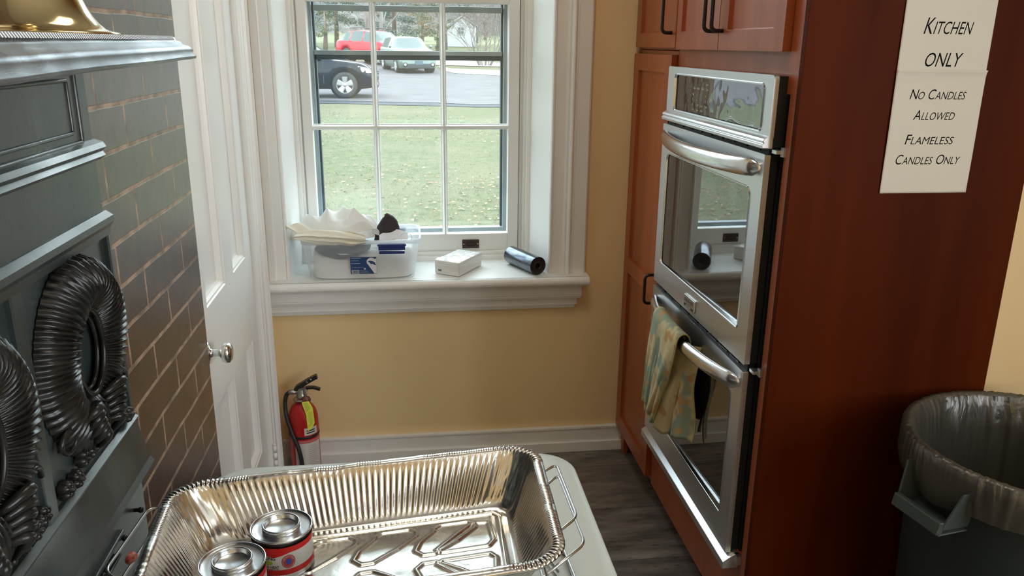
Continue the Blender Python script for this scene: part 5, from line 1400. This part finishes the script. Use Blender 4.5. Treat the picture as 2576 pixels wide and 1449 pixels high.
# silver hatchback, nose towards the house
L2 = 4.0; h2 = radians(-76)
nx, ny = .52, 35.9
r2, T2, p2 = car('parked_hatchback', 'silver green hatchback parked nose towards the house behind the middle panes', (nx-L2*cos(h2), ny-L2*sin(h2)), h2, L2, 1.72, 1.46, silc, L2-.80, .70, .31, .93, .97, L2-1.0, L2-1.75, .45, .12, pillars=(L2-2.3,), clear=.17, drop=.24)
front(r2, T2, L2, 1.72, .56, .70, 1, p2)
# red SUV, three quarter view
L3 = 4.6; h3 = radians(-46)
nx, ny = .15, 41.6
r3, T3, p3 = car('parked_suv', 'red sport utility vehicle with roof rails parked behind the silver hatchback', (nx-L3*cos(h3), ny-L3*sin(h3)), h3, L3, 1.82, 1.62, redc, L3-.92, .90, .36, 1.02, 1.08, L3-1.2, L3-1.95, .72, .16, pillars=(L3-2.5, L3-3.45))
front(r3, T3, L3, 1.82, .60, .74, 0, p3)
for s_ in (1, -1): MB().tube([T3(Vector((x, s_*.58, 1.70+.03*sin((x-.9)/1.7*pi)))) for x in [.9+1.7*k/10 for k in range(11)]], .022, 8).build('roof_rail', trimd, r3)

# ---- shed
sd = thing('garden_shed', 'small white gabled shed beyond the bare bush behind the right panes', 'shed', (4.55, 70, gz(70))); sz = gz(70); sx = 4.55
shm = mat('shed_white_boards', (.34, .34, .34), .7)
q = MB(); q.extrude([(sx-1.15, sz), (sx+1.15, sz), (sx+1.15, sz+1.65), (sx, sz+2.35), (sx-1.15, sz+1.65)], 69.2, 72.5, 'y'); q.build('shed_walls', shm, sd)
q = MB()
for s_ in (-1, 1): q.hexa([(sx, 69.05, sz+2.33), (sx+s_*1.3, 69.05, sz+1.55), (sx+s_*1.3, 72.6, sz+1.55), (sx, 72.6, sz+2.33), (sx, 69.05, sz+2.42), (sx+s_*1.3, 69.05, sz+1.64), (sx+s_*1.3, 72.6, sz+1.64), (sx, 72.6, sz+2.42)])
q.build('shed_roof', mat('shed_roof_grey', (.22, .23, .24), .8), sd)
wd_ = MB().box(sx-.35, sx+.15, 69.17, 69.22, sz+1.0, sz+1.5).build('shed_window', cargl, sd)
q = MB()
for x in (-.36, -.10, .15): q.box(sx+x-.02, sx+x+.02, 69.13, 69.2, sz+.98, sz+1.52)
for z in (.98, 1.25, 1.52): q.box(sx-.37, sx+.17, 69.13, 69.2, sz+z-.02, sz+z+.02)
q.build('window_bars', shm, wd_)

# ---- trees
barkm = mat('grey_bark', (.10, .09, .085), .9, c2=(.14, .13, .12), scale=(6, 6, 1), bump=.5, bscale=(20, 20, 4), bdist=.03)
barkb = mat('brown_bark', (.12, .08, .06), .9, c2=(.17, .13, .10), scale=(6, 6, 1))
twigm = mat('twig_grey', (.13, .12, .115), .9); twigr = mat('twig_brown', (.16, .125, .105), .9)
def branches(mb, p, d, L_, r, depth, spread, rnd, nseg=3, k=3, droop=0.0, minr=.006):
    pts = [p.copy()]; dd = d.normalized()
    for s_ in range(nseg):
        dd = (dd+Vector((rnd.uniform(-1, 1), rnd.uniform(-1, 1), rnd.uniform(-.6, .9)+droop))*.16).normalized(); pts.append(pts[-1]+dd*L_/nseg)
    r1_ = max(minr, r*.62)
    n = 6 if r > .05 else 3
    mb.tube(pts, lambda t: r+(r1_-r)*t, n, cap=False)
    if depth == 0: return
    for c in range(k):
        t = rnd.uniform(.35, 1.0) if c else 1.0
        b_ = pts[min(nseg, int(round(t*nseg)))]
        ax = Vector((rnd.uniform(-1, 1), rnd.uniform(-1, 1), rnd.uniform(-.5, .5))).normalized()
        nd = (dd+ax*spread).normalized(); branches(mb, b_, nd, L_*rnd.uniform(.6, .8), r1_*rnd.uniform(.6, .85), depth-1, spread, rnd, nseg, k, droop, minr)
def bare_tree(x, y, h, r, seed, label, tm=twigm, bm_=barkm, depth=5, spread=.75, group=None, k=3, minr=.012):
    rnd = random.Random(seed); base = Vector((x, y, gz(y)-.1)); t = thing('bare_tree', label, 'tree', base, group)
    q = MB(); q.tube([base, base+Vector((rnd.uniform(-.1, .1), 0, h*.2)), base+Vector((rnd.uniform(-.2, .2), 0, h*.38))], lambda s_: r*(1.15-.35*s_), 10); q.build('trunk', bm_, t)
    q = MB(); top = base+Vector((0, 0, h*.36))
    for c in range(5):
        a = 2*pi*c/5+rnd.uniform(-.4, .4); st_ = base+Vector((0, 0, h*(.16+.05*c)))
        branches(q, st_, Vector((cos(a)*.8, sin(a)*.8, .75)), h*.30, r*.42, depth-1, spread, rnd, 3, k, minr=minr)
    branches(q, top, Vector((0, 0, 1)), h*.32, r*.65, depth, spread, rnd, 3, k, minr=minr)
    q.build('branches', tm, t, fix=False); return t
firm = [mat('fir_green', (.050, .082, .062), .9), mat('fir_blue', (.085, .12, .105), .9), mat('fir_olive', (.115, .125, .055), .9), mat('fir_dark_green', (.038, .062, .045), .9), mat('oak_rust', (.18, .10, .04), .9), mat('twig_mist', (.15, .14, .135), .9)]  # the dark green is a deeper foliage tone, mixed in at random
def conifer(x, y, h, w_, seed, label, cols=(0, 1), n=2600, trunk=.18, low=.06, group=None, kind='conifer', shape=1.0):
    n = int(n*2.1)
    rnd = random.Random(seed); base = Vector((x, y, gz(y)-.1)); t = thing(kind, label, 'tree', base, group)
    MB().tube([base, base+Vector((.1, 0, h*.5)), base+Vector((.05, 0, h*.97))], lambda s_: trunk*(1-.9*s_)+.01, 8).build('trunk', barkb, t)
    q = MB(); nb = int(h*7)
    for b_ in range(nb):
        tz = low+(1-low)*(b_/nb)**1.1; a = rnd.uniform(0, 2*pi); R = w_*(1-tz)**(.75*shape)*rnd.uniform(.7, 1.1)*(1 if kind == 'conifer' else 1)
        if kind != 'conifer': R = w_*sqrt(max(.03, 1-((tz-.55)/.5)**2))*rnd.uniform(.7, 1.1)
        o0 = base+Vector((0, 0, h*tz)); d = Vector((cos(a), sin(a), -.10+.35*(kind != 'conifer'))); m_ = n//nb
        for c in range(m_):
            s_ = rnd.uniform(.15, 1)**.7; p = o0+d*(R*s_)+Vector((rnd.uniform(-1, 1), rnd.uniform(-1, 1), rnd.uniform(-.5, .5)-.2*s_))*(.10+.16*R*(.4+s_*.4))
            ss = rnd.uniform(.06, .14)*(h/9)**.5; u_ = Vector((rnd.uniform(-1, 1), rnd.uniform(-1, 1), rnd.uniform(-.7, .2))).normalized(); v_ = u_.cross(Vector((rnd.uniform(-1, 1), rnd.uniform(-1, 1), rnd.uniform(-1, 1)))).normalized()
            q.add([p-u_*ss, p-v_*ss*.22, p+u_*ss, p+v_*ss*.22], [(0, 1, 2, 3)], rnd.choice((0, 0, 1)))
    q.build('foliage', [firm[cols[0]], firm[cols[1]]], t, fix=False); return t
# multi-stemmed bare bush in front of the shed
rnd = random.Random(77); bx, by = 3.95, 42.5
bt = thing('bare_bush', 'big leafless multi-stemmed bush by the pale path behind the right panes', 'bush', (bx, by, gz(by)))
q = MB()
for k in range(12):
    a = 2*pi*k/12+rnd.uniform(-.2, .2); ln_ = rnd.uniform(.22, .85)
    branches(q, Vector((bx+.28*cos(a), by+.2*sin(a), gz(by)-.05)), Vector((cos(a)*ln_, sin(a)*ln_*.6, 1)), rnd.uniform(1.15, 1.7), .036, 4, .7, rnd, 4, 3, .1, .008)
q.build('stems', mat('bush_stem', (.15, .12, .11), .9), bt, fix=False)
# named trees from left to right
conifer(-8.6, 78, 9, 2.0, 1, 'grey green evergreen at far left behind the upper left pane', (1, 5), 2600, low=.2)
bare_tree(-6.9, 62, 8.5, .16, 21, 'thin bare tree at left beside the big evergreen', twigm)
conifer(-5.3, 66, 11, 3.0, 2, 'broad dark green evergreen above the red vehicle', (0, 3), 5200, low=.19)
conifer(-5.5, 58.5, 2.9, 1.15, 41, 'low olive green shrubby evergreen left of the red vehicle', (2, 0), 1500, low=.35, kind='evergreen_shrub')
t_ = bare_tree(-2.45, 57, 13, .20, 3, 'thick pale trunk tree rising just behind the red vehicle', twigr, mat('pale_bark', (.20, .165, .15), .9, c2=(.14, .11, .10), scale=(5, 5, 1)), depth=4, spread=.7)
conifer(-.9, 64, 10.5, 2.9, 5, 'wide blue green evergreen behind the middle panes', (1, 0), 5400, low=.10)
bare_tree(-1.6, 54, 8, .13, 6, 'slender bare tree leaning between two evergreens', twigm, depth=5)
conifer(1.6, 84, 8.0, 2.2, 7, 'rust and gold leaved tree behind the middle top pane', (4, 4), 2300, kind='broadleaf_tree', trunk=.15)
conifer(2.25, 60, 4.4, 1.7, 8, 'rounded olive evergreen right of the silver hatchback', (2, 3), 3000, low=.02, kind='evergreen_shrub', shape=.6)
bare_tree(2.9, 63, 9, .14, 9, 'bare tree between the olive evergreen and white shed', twigm, depth=5)
bare_tree(7.6, 58, 8.5, .14, 10, 'bare brown tree to the right of the white shed', twigr, depth=5)
conifer(8.6, 92, 9, 2.4, 14, 'grey green evergreen far behind the white shed', (1, 5), 2400)
bare_tree(6.6, 80, 10, .17, 15, 'tall grey bare tree directly behind the white shed', twigm, depth=5)
for k, (x, y) in enumerate(((-6.6, 53), (-5.75, 50.5))):
    conifer(x, y, 1.5+.5*k, .85, 30+k, ('small round green bush at far left of the field' if k == 0 else 'small upright green bush just left of the red vehicle'), (0, 2), 420, low=.12, kind='leafy_bush')
# belt of woodland closing the view, behind the field
random.seed(9)
wdm = groundmat('woodland_slope', (.075, .068, .062), (.15, .14, .135), (.9, .9, .9), bump=.2)
def hill(i, j):
    x = -130+260*i/79; y = 118+70*j/19; return (x, y, gz(118)-.15+30*(j/19)**1.0+(2.0*fn1(x*.04, y*.05)+1.2*fn1(x*.2, y*.1))*min(1, j/3))
MB().grid(80, 20, hill).build('ground_hill', wdm, kind='structure')
wt = MB()
rnd = random.Random(5)
for k in range(150):
    x = rnd.uniform(-48, 48); y = rnd.uniform(112, 150); h = rnd.uniform(9, 15); b0 = Vector((x, y, gz(y)-.2))
    wt.tube([b0, b0+Vector((rnd.uniform(-.4, .4), 0, h*.5))], lambda s_: .17-.08*s_, 4, cap=False)
    for c in range(7):
        a = rnd.uniform(0, 6.28); branches(wt, b0+Vector((0, 0, h*rnd.uniform(.06, .5))), Vector((cos(a), sin(a)*.5, 1.0)), h*.28, .06, 2, .8, rnd, 2, 4, minr=.03)
for k in range(42000):
    x = rnd.uniform(-50, 50); y = rnd.uniform(110, 126); z = gz(y)+14*rnd.random()**1.2+.2
    if fn1(x*.22, z*.3, y*.05) < rnd.uniform(-.5, .2): continue
    d = Vector((rnd.uniform(-1, 1), rnd.uniform(-.4, .4), rnd.uniform(-.2, 1.3))).normalized()*rnd.uniform(.35, .9); e = Vector((d.z, 0, -d.x)).normalized()*rnd.uniform(.012, .03); c = Vector((x, y, z))
    wt.add([c-e, c+e, c+d], [(0, 1, 2)])
wt.build('woodland', twigm, label='hazy belt of bare woodland trees beyond the far field', kind='stuff', fix=False)
